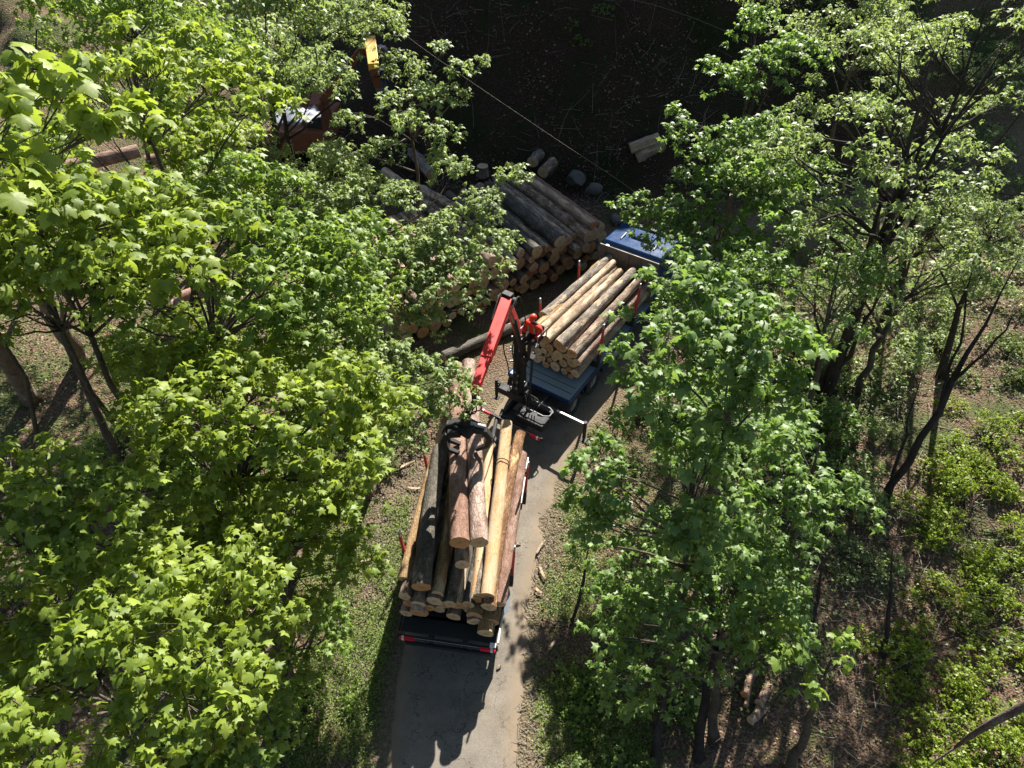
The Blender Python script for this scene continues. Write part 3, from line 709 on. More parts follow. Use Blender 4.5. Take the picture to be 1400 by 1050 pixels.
# --- loads
def place_load(Mx, width, radii, zb, y0, y1, h, what, jit, mats, wts, group):
    pl = pack(width, radii, zb); rc = rowcol(pl, h, zb)
    for i, (x, z, r) in enumerate(pl):
        a = Mx @ Vector((x, y0+random.uniform(-jit, jit), z)); b = Mx @ Vector((x+random.uniform(-.03, .03), y1+random.uniform(-.25, .25), z))
        m = random.choices(mats, wts)[0]; k, c = rc[i]
        make_log(a, b, r, r*random.uniform(.8, .95), m, f"{BARKWORD[m]} log {what}, {ORD[k]} layer, {ORD[c]} from left", group, bend=.006)
random.seed(5)
place_load(TRM, 2.20, [random.choice((.10, .12, .14, .17, .2)) for _ in range(26)]+[.19, .17, .2, .18], 1.27, 2.62, 7.85, .27, "on the lorry's deck", .07, ['bark_pale', 'bark_brown', 'bark_grey', 'bark_gold', 'bark_pink'], [4, 3, 3, 2, 1], 'logs loaded on the lorry')
LT = lambda x, y, z: TRM @ Vector((x, y, z))
for (xa, za, xb, zb_, ra, rb, y0, y1, mat, lab) in (
    (-1.02, 2.55, -.75, 2.62, .2, .17, 3.6, 8.0, 'bark_grey', 'dark knotty log on top of the lorry load at its left edge'),
    (-.62, 2.66, -.42, 2.72, .155, .13, 2.6, 7.7, 'bark_pale', 'pale thin log on top of the lorry load, left of the two light ones'),
    (-.22, 2.64, .02, 2.66, .155, .13, 2.5, 7.4, 'bark_pale', 'smooth light log in the middle of the lorry load top'),
    (.22, 2.58, .42, 2.62, .2, .16, 2.55, 7.8, 'bark_grey', 'mottled grey log with peeled end on top of the lorry load'),
    (.72, 2.42, .80, 2.5, .16, .13, 2.6, 7.8, 'bark_brown', 'brown log on the right shoulder of the lorry load')):
    make_log(LT(xa, y0, za), LT(xb, y1, zb_), ra, rb, mat, lab, 'logs loaded on the lorry', bend=.008)
random.seed(9)
place_load(TLM, 2.60, [random.uniform(.15, .22) for _ in range(19)], 1.19, .55, 5.9, .34, 'in the lower trailer load', .22, ['bark_dark', 'bark_brown', 'bark_grey', 'bark_gold'], [3, 4, 2, 2], 'logs loaded on the trailer')
# top logs on the trailer, each where it lies
def tl(px0, py0, z0, px1, py1, z1, w0, w1, mat, lab, **k):
    a = Gd(px0, py0, z0); b = Gd(px1, py1, z1); make_log(a, b, w0, w1, mat, lab, 'logs loaded on the trailer', **k)
tl(552, 792, 2.05, 609, 572, 2.5, .155, .11, 'bark_gold', 'slender golden log at the left edge of the trailer load')
tl(576, 803, 2.35, 603, 612, 2.55, .24, .22, 'bark_dark', 'thick dark mossy log with whitish end, left on the trailer load')
tl(598, 813, 2.15, 622, 640, 2.3, .17, .16, 'bark_gold', 'golden log with split light end between the dark log and the held logs')
tl(632, 772, 2.45, 632, 600, 2.4, .2, .18, 'bark_brown', 'brown log directly below the two logs in the grapple')
tl(652, 820, 2.1, 668, 600, 2.4, .17, .15, 'bark_orange', 'light log with red paint below the pinkish held log')
tl(666, 815, 2.45, 693, 578, 2.75, .18, .17, 'bark_orange', 'smooth orange peeled log with black cable loop around it, right on the trailer')
tl(668, 830, 2.2, 711, 592, 2.5, .20, .16, 'bark_shaggy', 'shaggy golden log at the right shoulder of the trailer load')
tl(682, 826, 1.9, 714, 620, 2.1, .17, .15, 'bark_red', 'reddish log against the right stakes of the trailer')
tl(664, 866, 1.45, 690, 700, 1.6, .21, .18, 'bark_gold', 'golden log sticking out at the lower right of the trailer rear')
tl(648, 850, 1.5, 655, 690, 1.6, .18, .16, 'bark_brown', 'brown log poking out low in the middle right of the trailer rear')
tl(640, 830, 1.9, 672, 640, 2.3, .05, .045, 'bark_pale', 'thin pale pole running down the trailer load')
tl(570, 838, 1.75, 600, 690, 2.0, .19, .17, 'bark_pink', 'pinkish log with tapering light top, left of the trailer middle')
tl(626, 828, 1.85, 632, 680, 2.0, .19, .17, 'bark_pale', 'pale log end standing proud in the middle of the trailer rear')
tl(690, 602, 2.6, 672, 720, 2.3, .10, .10, 'bark_pale', 'slim pale log beside the orange one')
ga = Gd(628, 742, 3.35); gb = Gd(624, 500, 3.5); make_log(ga, gb, .265, .21, 'bark_red', 'thick red-brown log held in the grapple, the left of the pair', 'logs held by the grapple', bend=.004)
ga = Gd(655, 742, 3.35); gb = Gd(641, 496, 3.5); make_log(ga, gb, .235, .21, 'bark_pink', 'flaky pinkish log held in the grapple, the right of the pair', 'logs held by the grapple', bend=.004)
# cable loop round the orange log
q = Gd(684, 628, 2.9); q2 = Gd(693, 578, 2.75); q3 = Gd(666, 815, 2.45); dd = (q2-q3).normalized(); e1 = dd.cross(Vector((0, 0, 1))).normalized(); e2 = e1.cross(dd)
cc = q3+dd*((q-q3).dot(dd))
o = MB().tube([cc+(e1*math.cos(t/16*6.283)+e2*math.sin(t/16*6.283))*.205+dd*.06*math.sin(t/16*6.283) for t in range(17)], .014, 6, False).build('cable', M['rubber'])
tag(o, 'thin black cable looped around the orange log on the trailer', 'cable')

# ================================================================== the crane operator
def skin_mesh(name, verts, edges, radii, mat, parent, root=0, sub=2):
    me = bpy.data.meshes.new(name); me.from_pydata([tuple(v) for v in verts], edges, []); me.materials.append(mat)
    o = bpy.data.objects.new(name, me); COL.objects.link(o); o.parent = parent
    mo = o.modifiers.new('skin', 'SKIN'); mo.use_smooth_shade = True
    for i, r in enumerate(radii):
        s = me.skin_vertices[0].data[i]; s.radius = (r, r) if not isinstance(r, tuple) else r; s.use_root = (i == root)
    m = o.modifiers.new('sub', 'SUBSURF'); m.levels = sub; m.render_levels = sub
    return o
def ball(c, s, mat, name, parent, seg=20, ring=14, cut=None):
    vs = []; fs = []
    for i in range(ring+1):
        a = math.pi*i/ring
        for k in range(seg):
            b = 2*math.pi*k/seg; z = math.cos(a)
            if cut is not None: z = max(z, cut)
            vs.append((c[0]+s[0]*math.sin(a)*math.cos(b), c[1]+s[1]*math.sin(a)*math.sin(b), c[2]+s[2]*z))
    for i in range(ring):
        for k in range(seg): fs.append((i*seg+k, i*seg+(k+1) % seg, (i+1)*seg+(k+1) % seg, (i+1)*seg+k))
    return MB().add(vs, fs).build(name, mat, parent, 0, True)
# faces the trailer (local -Y of the lorry), seated on the crane seat
PW = TRM @ Vector((SX, SY, SZ+.04))
PE = empty('person', PW, 'crane operator in orange jacket and helmet seated at the levers high on the crane', 'person', rz=-R(34))
# local frame: y forward = -Y (looking to the trailer)
Vb = [(0, .06, .10), (0, .09, .28), (0, .07, .46), (0, .05, .58), (0, .03, .66),       # pelvis..neck
      (.19, .06, .53), (.27, -.03, .29), (.21, -.23, .24), (-.19, .06, .53), (-.27, -.03, .29), (-.21, -.23, .24),
      (.10, .04, .08), (.13, -.38, .07), (.14, -.42, -.36), (-.10, .04, .08), (-.13, -.38, .07), (-.14, -.42, -.36),
      (.14, -.52, -.42), (-.14, -.52, -.42)]
Eb = [(0, 1), (1, 2), (2, 3), (3, 4), (3, 5), (5, 6), (6, 7), (3, 8), (8, 9), (9, 10), (0, 11), (11, 12), (12, 13), (0, 14), (14, 15), (15, 16), (13, 17), (16, 18)]
Rb = [(.15, .12), (.12, .09), (.12, .08), (.08, .06), (.055, .055), .05, .04, .035, .05, .04, .035, .10, .075, .055, .10, .075, .055, .04, .04]
body = skin_mesh('body', Vb, Eb, Rb, M['trouser'], PE)
# jacket: torso and sleeves a little larger, ends cleanly at cuffs and hem
Vj = [(0, .07, .17), (0, .09, .30), (0, .07, .46), (0, .05, .57), (.20, .06, .53), (.28, -.03, .29), (.225, -.19, .245), (-.20, .06, .53), (-.28, -.03, .29), (-.225, -.19, .245)]
Ej = [(0, 1), (1, 2), (2, 3), (3, 4), (4, 5), (5, 6), (3, 7), (7, 8), (8, 9)]
Rj = [(.205, .165), (.195, .16), (.21, .16), (.13, .11), .105, .082, .064, .105, .082, .064]
jk = skin_mesh('jacket', Vj, Ej, Rj, M['hivis'], PE)
MB().box((.11, -.085, .40), (.05, .015, .22)).box((-.11, -.085, .40), (.05, .015, .22)).build('reflective_strip', M['alu'], jk)
hc = Vector((0, .0, .79))
hd = ball(hc, (.078, .098, .118), M['skin'], 'head', PE)
MB().add([(hc+Vector(v)) for v in ((-.014, -.092, -.02), (.014, -.092, -.02), (0, -.125, -.018), (0, -.092, .025))], [(0, 1, 2), (0, 2, 3), (1, 3, 2), (0, 3, 1)]).build('nose', M['skin'], hd)
MB().box(hc+Vector((0, -.092, -.055)), (.05, .012, .012)).build('mouth', M['redlamp'], hd, .004)
for s in (-1, 1):
    ball(hc+Vector((s*.032, -.087, .01)), (.013, .010, .010), M['black'], 'eye', hd, 10, 8)
    ball(hc+Vector((s*.078, .0, -.01)), (.015, .024, .034), M['skin'], 'ear', hd, 10, 8)
ball(hc+Vector((0, .005, .03)), (.108, .132, .125), M['helmet'], 'helmet', PE, 24, 16, cut=0)
MB().prism([(-.12, .825), (-.185, .808), (-.185, .80), (-.10, .812)], -.08, .08).build('helmet_peak', M['helmet'], PE, .004)
for s in (-1, 1): ball(hc+Vector((s*.10, .01, -.02)), (.03, .042, .052), M['black'], 'ear_defender', PE, 14, 10)
for s in (-1, 1):   # hands: palm and five fingers closed on the lever
    wx, wy, wz = s*.21, -.235, .24
    vs = [(wx, wy, wz), (wx-s*.005, wy-.055, wz-.004)]; ed = [(0, 1)]; rd = [.028, .034]
    for k in range(4):
        ox = (k-1.5)*.020; L = (.026, .031, .029, .022)[k]; b = len(vs)
        vs += [(wx+ox, wy-.085, wz), (wx+ox, wy-.085-L*.6, wz-.018), (wx+ox, wy-.085-L*.3, wz-.045)]
        ed += [(1, b), (b, b+1), (b+1, b+2)]; rd += [.0095, .009, .008]
    b = len(vs); vs += [(wx-s*.035, wy-.045, wz-.015), (wx-s*.045, wy-.08, wz-.03)]; ed += [(1, b), (b, b+1)]; rd += [.011, .009]
    skin_mesh('hand', vs, ed, rd, M['skin'], PE, 0, 1)
for s in (-1, 1): MB().prism([(-.40, -.46), (-.56, -.50), (-.66, -.49), (-.66, -.45), (-.50, -.39), (-.40, -.34)], s*.14-.05, s*.14+.05).build('boot', M['black'], PE, .02)

# ================================================================== excavator half hidden behind the trees
EX = W(505, 100, 33.5); EXz = tz(EX.x, EX.y)
EXM = Matrix.Translation((EX.x, EX.y, EXz)) @ Matrix.Rotation(R(-4), 4, 'Z')
E = empty('excavator', (EX.x, EX.y, EXz), 'yellow and rust coloured excavator half hidden behind the leaves at the top', 'excavator', rz=R(-4))
EI = EXM.inverted(); et = EI @ W(506, 54, 30.5); eb = EI @ W(511, 92, 29.6); 
MB().bar(et, eb, .50, .40, .46, .36).build('boom_arm', M['yellow'], E, .02)
lowb = EI @ W(517, 118, 30.6); MB().bar(eb+Vector((0, 0, -.1)), lowb, .38, .3, .3, .25).build('stick', M['rust'], E, .02)
MB().cyl(EI @ W(518, 66, 30.6), EI @ W(528, 72, 30.6), .20, 14).bar(EI @ W(514, 66, 30.5), EI @ W(527, 67, 30.5), .28, .22).build('tilt_link', M['alu'], E, .02)
hC = [EI @ W(520, 66, 30.3), EI @ W(530, 75, 30.2), EI @ W(529, 95, 30.2), EI @ W(524, 120, 30.4)]
MB().tube([Vector(c) for c in catmull([tuple(p) for p in hC], 5)], .045, 6).build('hose', M['rubber'], E)
bl = EI @ W(522, 112, 31); MB().box(bl, (.55, .5, 1.2)).build('grab_housing', M['navy'], E, .04)
bc = EI @ W(410, 130, 33.5)
MB().box((bc.x, bc.y, 1.75), (2.8, 3.6, 1.1)).build('superstructure', M['rust'], E, .08)
MB().box((bc.x+.95, bc.y-.7, 2.7), (.95, 1.6, 1.6), taper=.9).build('cab', M['rust'], E, .06)
MB().box((bc.x+.95, bc.y-1.5, 2.85), (.75, .04, 1.0)).build('cab_window', M['glass'], E, .02)
for s in (-1, 1):
    tr_ = MB().box((bc.x+s*1.2, bc.y, .55), (.55, 4.2, .9)).build('track', M['black'], E, .25)
    for k in range(10): MB().box((bc.x+s*1.2, bc.y-1.9+k*.42, 1.01), (.6, .14, .06)).build('track_plate', M['rust'], tr_)
MB().bar((bc.x+.2, bc.y-.8, 2.2), (et.x-.1, et.y+.5, et.z-.1), .4, .4, .35, .3).build('main_boom', M['rust'], E, .03)
# grey sheet lying on the brash
q = W(405, 158, 29.5); g = np.random.default_rng(3); xs = np.linspace(-1, 1, 12)
V = [(x*1.1*(1-.3*abs(y)), y*.8, .35*(1-abs(x))*(1-abs(y))+.06*g.normal()) for y in xs for x in xs]
F = [(j*12+i, j*12+i+1, (j+1)*12+i+1, (j+1)*12+i) for j in range(11) for i in range(11)]
o = mesh_np('tarpaulin', V, F, M['tarp'], smooth=True); o.location = (q.x, q.y, max(tz(q.x, q.y)+.9, q.z)); s_ = o.modifiers.new('thick', 'SOLIDIFY'); s_.thickness = .02
tag(o, 'crumpled light grey sheet over brushwood beside the excavator', 'tarpaulin')

# ================================================================== leaves and trees
def leaf_tpl(kind):
    if kind == 'full':
        half = [(.06, .02), (.20, -.05), (.38, -.04), (.35, .05), (.47, .12), (.37, .19), (.40, .25), (.52, .33), (.62, .47), (.49, .49), (.48, .60), (.36, .57), (.27, .58), (.30, .69), (.20, .74), (.15, .86)]
    elif kind == 'mid': half = [(.40, -.02), (.29, .20), (.58, .44), (.22, .52)]
    else: half = [(.46, .28), (.2, .5)]
    out = [(0, 0)]+half+[(0, 1.0)]+[(-x, y) for x, y in half[::-1]]
    V = [(0, .34, .03)] if kind != 'far' else []
    for x, y in out:
        r2 = x*x+(y-.34)**2; V.append((x, y, -.42*r2+(.02 if abs(x) < .01 else 0)-.06*abs(x)))
    V = np.array(V, float); V[:, 1] += .0
    n = len(out)
    if kind != 'far': F = [(0, 1+k, 1+(k+1) % n) for k in range(n)]
    else: F = [(0, k, k+1) for k in range(1, n-1)]
    F = [f[::-1] for f in F]
    return V, np.array(F)
TPL = {k: leaf_tpl(k) for k in ('full', 'mid', 'far')}
LEAFME = {}
def leaf_objmesh(pal):
    if pal not in LEAFME:
        lst = []
        for v in range(4):
            V, F = TPL['full']; V = V.copy(); g = np.random.default_rng(v)
            V[:, 0] *= g.uniform(.85, 1.1); V[:, 2] *= g.uniform(.7, 1.8); V[:, 2] += .10*V[:, 0]*g.normal()
            me = bpy.data.meshes.new('leaf'); me.from_pydata([tuple(x) for x in V], [], [tuple(int(i) for i in f) for f in F]); me.materials.append(M['leafobj_'+pal])
            me.polygons.foreach_set('use_smooth', [True]*len(F)); lst.append(me)
        LEAFME[pal] = lst
    return LEAFME[pal]
def norm(a): return a/np.maximum(1e-9, np.linalg.norm(a, axis=-1, keepdims=True))
def leaves_mesh(name, P, D, N, S, kind, mat, parent, tone):
    V, F = TPL[kind]; D = norm(D); N = norm(N-D*(N*D).sum(1, keepdims=True)); X = np.cross(D, N)
    n = len(P); nv = len(V)
    wd = rng.uniform(.82, 1.12, n)[:, None, None]
    VV = P[:, None]+S[:, None, None]*(X[:, None]*V[None, :, :1]*wd+D[:, None]*V[None, :, 1:2]+N[:, None]*V[None, :, 2:]*rng.uniform(.4, 1.9, n)[:, None, None])
    FF = F[None]+np.arange(n)[:, None, None]*nv
    return mesh_np(name, VV.reshape(-1, 3), FF.reshape(-1, 3), mat, parent, smooth=(kind != 'far'), attr={'tone': np.repeat(tone, nv)})
SUNV = np.array(sdir)
NLEAF = [0]
def pad_leaves(c, r, hgt, s, lai, g):
    "rosettes of leaves over a domed spray; returns P,D,N,S and the shoot tips"
    area = math.pi*r*r; n = max(3, int(area*lai/(.42*s*s)/6.5*1.35))
    a = g.uniform(0, 2*math.pi, n); rho = np.sqrt(g.uniform(0, 1, n))*(1+.25*np.sin(3*a+g.uniform(0, 6)))
    lay = g.choice([0, 0, 1, 2], n)
    tips = np.stack([c[0]+r*rho*np.cos(a), c[1]+r*rho*np.sin(a), c[2]+hgt*(.5-rho**2*.9)-lay*hgt*.45+g.normal(0, hgt*.16, n)], 1)
    Ps = []; Ds = []; Ns = []; Ss = []
    m = 7; ph = g.uniform(0, 6.28, n)
    for k in range(m):
        keep = g.random(n) < (.95 if k < 5 else .6)
        t = tips[keep]; az = ph[keep]+k*2.4+g.normal(0, .3, len(t)); el = g.uniform(-1.15, .15, len(t))-.06*k
        out = np.stack([np.cos(az)*np.cos(el), np.sin(az)*np.cos(el), np.sin(el)], 1)
        sz = s*(.42+.78*g.random(len(t))**.8); pet = sz*g.uniform(.15, .7, len(t))
        p = t+out*pet[:, None]*[1, 1, .4]+np.stack([0*az, 0*az, .03*k*s*4-.02+0*az], 1)
        nn = np.array([0, 0, 1.])+out*.15+SUNV*.38+g.normal(0, .45, (len(t), 3))
        Ps.append(p); Ds.append(out); Ns.append(nn); Ss.append(sz)
    return np.concatenate(Ps), np.concatenate(Ds), np.concatenate(Ns), np.concatenate(Ss), tips
def limb_pts(a, b, g, sag=.12, n=6, wob=.05, jit=.012):
    a = np.array(a, float); b = np.array(b, float); L = np.linalg.norm(b-a); out = []
    side = g.normal(0, 1, 3)*wob*L
    for i in range(n+1):
        t = i/n; p = a+(b-a)*t; p = p+side*math.sin(t*math.pi)+g.normal(0, jit*L, 3)*(0 < i < n)
        p[2] += sag*L*(t*t-t)*-1*.6 if sag > 0 else 0
        out.append(p)
    return out
def tree(label, base, pads, s, pal, kind='mid', lai=1.5, tr=.14, group='maple trees round the road', near=0, tmat='trunk', seed=0, lean=None, name='maple_tree', fork=None, topz=None, cat='tree', bare=()):
    """pads: list of (centre vec, radius, height). trunk rises from base towards their mean; each pad hangs on a branch"""
    g = np.random.default_rng(seed+1); bx_, by_ = base; bz = tz(bx_, by_)-.1
    T = empty(name, (bx_, by_, bz), label, cat, group); off = np.array([bx_, by_, bz])
    C = np.array([list(p[0]) for p in pads]+[list(b) for b in bare]); mean = C.mean(0); top = np.array([mean[0]*.8+bx_*.2, mean[1]*.8+by_*.2, C[:, 2].max()-.2 if topz is None else topz])
    tp = limb_pts((bx_, by_, bz), top, g, 0, 9, .012, .006); H = top[2]-bz
    rad = [tr*(1.25 if i == 0 else (1-.88*(i/9)**.9)) for i in range(10)]
    MB().tube([Vector(p-off) for p in tp], rad, 9).build('trunk', M[tmat], T, 0, True)
    tp = np.array(tp); PS = []; DS = []; NS = []; SS = []; tw = MB()
    for (b) in bare:
        zf = max(bz+.35*H, b[2]-np.hypot(b[0]-mean[0], b[1]-mean[1])*1.3); i = min(8, int(np.argmin(abs(tp[:, 2]-zf)))); p0 = tp[i]
        MB().tube([Vector(p-off) for p in limb_pts(p0, b, g, .03, 6, .05)], [rad[i]*.6*(1-.9*k/6) for k in range(7)], 6).build('branch', M[tmat], T, 0, True)
    for (c, r, h) in pads:
        c = np.array(list(c)); hd_ = np.hypot(c[0]-mean[0], c[1]-mean[1])
        zf = np.clip(c[2]-hd_*g.uniform(.5, 1.1)-.3, bz+.3*H, top[2]-.1); i = min(8, int(np.argmin(abs(tp[:, 2]-zf)))); p0 = tp[i]
        L = np.linalg.norm(c-p0); r0 = min(rad[i]*.7, .010+.011*L)
        lp = limb_pts(p0, c+np.array([0, 0, -h*.3]), g, .10, 6, .06)
        MB().tube([Vector(p-off) for p in lp], [r0*(1-.82*k/6) for k in range(7)], 6).build('branch', M[tmat], T, 0, True)
        P, D, N, S, tips = pad_leaves(c, r, h, s, lai, g)
        PS.append(P); DS.append(D); NS.append(N); SS.append(S)
        q = tips[g.permutation(len(tips))[:min(len(tips), 7 if r > .4 else 4)]]
        for t in q:
            m_ = lp[g.integers(3, 7)]; mid = (m_+t)/2+g.normal(0, .05, 3)*np.linalg.norm(t-m_)
            tw.tube([Vector(m_-off), Vector(mid-off), Vector(t-off-np.array([0, 0, .02]))], [.008+.002*r, .006, .003], 4, False)
    if PS:
        P = np.concatenate(PS)-off; D = np.concatenate(DS); N = np.concatenate(NS); S = np.concatenate(SS)
        tag(tw.build('twigs', M[tmat], T), kind='stuff')
        tone = np.clip(.5+g.uniform(-.15, .15)+.22*g.normal(size=len(P))+.45*(vnoise(P[:, 0]+P[:, 2], P[:, 1], 1.1, seed)-.5), 0, 1)
        take = np.zeros(len(P), bool)
        if near:
            px, py, d = proj(P+off); inn = (px > 0) & (px < 1400) & (py > 0) & (py < 1050)
            size = np.where(inn, S/np.maximum(d, .5)*FPX, 0); idx = np.argsort(-size)[:near]; take[idx] = size[idx] > 11
            mes = leaf_objmesh(pal)
            Dn = norm(D); Nn = norm(N-Dn*(N*Dn).sum(1, keepdims=True)); Xn = np.cross(Dn, Nn)
            for i in np.nonzero(take)[0]:
                o = bpy.data.objects.new('leaf', mes[i % 4]); COL.objects.link(o); o.parent = T
                m4 = Matrix(((Xn[i, 0], Dn[i, 0], Nn[i, 0], P[i, 0]), (Xn[i, 1], Dn[i, 1], Nn[i, 1], P[i, 1]), (Xn[i, 2], Dn[i, 2], Nn[i, 2], P[i, 2]), (0, 0, 0, 1)))
                o.matrix_basis = m4 @ Matrix.Scale(float(S[i]), 4)
        kp = ~take; NLEAF[0] += int(kp.sum())
        o = leaves_mesh('crown', P[kp], D[kp], N[kp], S[kp], kind, M['leaf_'+pal], T, tone[kp]); tag(o, kind='stuff')
    return T
# clear sight of the lorry: sprays are not grown into these image places
CLEAR = [(540, -50), (560, 40), (645, 80), (640, 150), (720, 190), (730, 260), (705, 330), (655, 400), (640, 450), (650, 520), (585, 610), (545, 660), (530, 780), (470, 1080), (790, 1080), (745, 900), (770, 660), (850, 590), (845, 470), (905, 410), (850, 320), (835, 255), (900, 210), (900, 130), (960, 40), (990, -50)]
def inside(px, py, poly=CLEAR):
    r = False; n = len(poly)
    for i in range(n):
        x0, y0 = poly[i]; x1, y1 = poly[(i+1) % n]
        if (y0 > py) != (y1 > py) and px < (x1-x0)*(py-y0)/(y1-y0)+x0: r = not r
    return r
WINDOWS = [(484, 44, 530, 106), (84, 196, 190, 226), (222, 388, 302, 416), (284, 440, 338, 456), (0, 440, 60, 560), (48, 400, 118, 490), (385, 140, 425, 168), (385, 195, 412, 225), (985, 915, 1065, 1010), (860, 186, 905, 222), (60, 530, 140, 610), (1225, 590, 1300, 680), (1100, 760, 1200, 880)]
def in_window(px, py, e):
    for (a, b, c, d_) in WINDOWS:
        if a-e < px < c+e and b-e*.7 < py < d_+e*.7: return True
    return False
def crown(px, py, d, R_, n, rp=(.45, .8), flat=.42, seed=0, shell=.5):
    g = np.random.default_rng(seed+500); c = np.array(W(px, py, d)); out = []; tries = 0
    while len(out) < n and tries < n*12:
        tries += 1; v = norm(g.normal(size=3)); rr = g.uniform(shell, 1)**.6; v = v*rr
        if v[2] < -.35: v[2] *= -.6
        p = c+v*np.array(R_); r = g.uniform(*rp)
        qx, qy, qd = proj(p)
        if qd < 3.2: continue
        e = r/qd*FPX*.62
        if any(inside(float(qx)+e*a, float(qy)+e*b) for a, b in ((0, 0), (1, 0), (-1, 0), (0, .6), (0, -.6))): continue
        if in_window(float(qx), float(qy), e*.75): continue
        if any(np.linalg.norm((p-q[0])*[1, 1, 1.8]) < (r+q[1])*.55 for q in out): continue
        out.append((p, r, r*flat))
    return out
def hp(lst, r, flat=.42): return [(np.array(W(a, b, d)), r*k, r*k*flat) for (a, b, d, k) in lst]
gm = 'maple trees left of the road'
seedn = [0]
def CT(label, px, py, d, R_, n, s, pal, base=None, **k):
    seedn[0] += 1; sd_ = seedn[0]*13
    rp = k.pop('rp', (.45, .8)); flat = k.pop('flat', .34); extra = k.pop('extra', []); shell = k.pop('shell', .5)
    pads = crown(px, py, d, R_, n, rp, flat, sd_, shell)+extra
    c = W(px, py, d); b = base or (c.x+(1.6 if c.x > 0 else -1.6)+random.uniform(-.4, .4), c.y+random.uniform(-.3, .6))
    return tree(label, b, pads, s, pal, seed=sd_, **k)
# ---- left, near
CT('bright young maple with large leaves at the lower left corner', 150, 900, 7.4, (1.9, 1.3, .9), 24, .13, 'lime', near=300, group=gm, rp=(.35, .62), lai=1.25)
CT('green maple with leaf sprays above the left lower road edge', 350, 770, 10.5, (2.0, 1.6, 1.1), 26, .14, 'lime', near=200, group=gm, rp=(.4, .7), lai=1.25)
CT('maple at the left edge below the two tan trunks', 50, 690, 8.0, (1.5, 1.1, .9), 14, .13, 'lime', near=250, group=gm, rp=(.35, .6), lai=1.2)
CT('broad bright maple in the middle of the left side', 330, 560, 10.2, (2.2, 1.8, 1.1), 30, .14, 'lime', near=300, group=gm, rp=(.4, .72), lai=1.25)
CT('tall maple with layered sprays at the upper left', 110, 320, 8.2, (1.7, 1.6, 1.2), 26, .15, 'lime', base=(-8.5, 9.5), near=300, group=gm, rp=(.4, .7), lai=1.3)
CT('maple whose largest leaves hang in at the top left corner', 25, 150, 6.0, (.75, .8, .7), 8, .19, 'lime', base=(-11, 9), tr=.08, near=200, group=gm, rp=(.3, .5), lai=1.2)
CT('maple behind the upper left one, reaching towards the stack', 300, 350, 11.5, (2.6, 2.0, 1.4), 32, .135, 'green', near=150, group=gm, lai=1.3)
CT('small low maple at the lower left beside the verge', 430, 900, 13.5, (.9, 1.2, .8), 8, .13, 'green', group=gm, rp=(.3, .5), lai=1.2)
CT('low maple in front of the dark hollow at lower left', 250, 1010, 9.5, (1.3, .8, .9), 11, .135, 'green', near=100, group=gm, rp=(.35, .55), lai=1.2)
CT('leafy sapling under the lower left corner maple', 230, 880, 12.5, (1.6, 1.2, .9), 15, .14, 'green', group=gm, rp=(.4, .65), lai=1.3)
CT('half shaded maple at the left edge near the bottom', 30, 960, 9.5, (1.2, 1.0, .8), 12, .14, 'green', near=60, group=gm, rp=(.35, .55), lai=1.2)
CT('leafy maple in the second row at the left, lower half', 190, 700, 13, (2.2, 1.6, 1.1), 20, .14, 'green', group=gm, rp=(.45, .75), lai=1.2)
CT('maple in the second row beside the hollow left of the trailer', 400, 640, 13.5, (1.5, 1.4, .9), 14, .14, 'green', group=gm, rp=(.4, .7), lai=1.3)
CT('maple in the second row below the pinkish logs', 280, 500, 14.5, (2.4, 1.8, 1.1), 18, .14, 'lime', group=gm, rp=(.45, .75), lai=1.3)
CT('maple at the left edge behind the upper left one', 30, 260, 13, (1.6, 1.8, 1.4), 14, .15, 'green', group=gm, rp=(.45, .75), lai=1.3)
CT('maple between the upper left maples, further back', 250, 220, 14.5, (2.2, 1.8, 1.0), 14, .14, 'lime', group=gm, rp=(.45, .75), lai=1.3)
CT('maple left of the roadside stack, in the second row', 430, 400, 15, (1.8, 1.8, 1.2), 16, .13, 'green', group=gm, rp=(.45, .75), lai=1.3)
CT('layered bright maple between the left edge and the reddish logs', 210, 130, 11, (2.0, 1.6, 1.0), 16, .15, 'lime', group=gm, rp=(.4, .65), lai=1.3)
CT('bright maple at the left edge level with the tan trunks', 60, 400, 9.5, (1.3, 1.3, .8), 12, .13, 'lime', near=120, group=gm, rp=(.35, .55), lai=1.3)
# ---- left, by the stack
go = 'maple trees leaning over the log stack'
tree('slender maple reaching its light sprays over the roadside log stack', (-5.2, 16.6),
     hp([(700, 235, 18, .8), (660, 270, 17.5, 1), (620, 225, 18, .9), (665, 330, 17, 1.35), (600, 300, 17, .8), (560, 330, 16.8, 1.4), (625, 350, 17, 1), (590, 320, 17, .8), (620, 380, 16.6, 1.3), (575, 425, 16.6, 1.0), (545, 260, 17.5, 1), (500, 300, 17.5, 1.1), (460, 340, 17, 1), (520, 380, 16.5, .95), (470, 260, 18, 1), (430, 300, 18, 1), (585, 385, 16.6, 1.2), (555, 395, 16.8, .7), (470, 390, 17, .9), (640, 285, 17.5, .9), (605, 335, 17, 1.2), (480, 310, 17, 1.), (450, 370, 16.6, 1), (530, 345, 16.7, 1), (500, 250, 18, 1), (440, 260, 18, 1)], .66, .45),
     .125, 'pale', 'mid', lai=1.5, tr=.16, group=go, seed=71)
tree('low maple in front of the stack with a pale sunlit spray beside the crane', (-4.6, 12.9),
     hp([(618, 520, 15.5, .75), (585, 505, 15.6, .8), (545, 485, 15.5, .8), (505, 470, 15.2, .9), (560, 545, 15.2, .7), (605, 550, 15.4, .55), (515, 535, 15, .75), (470, 500, 14.5, .95), (560, 590, 15, .55), (440, 455, 14.5, .9), (400, 500, 14, .9)], .85, .5),
     .12, 'pale', 'mid', lai=1.6, tr=.10, group=go, seed=72)
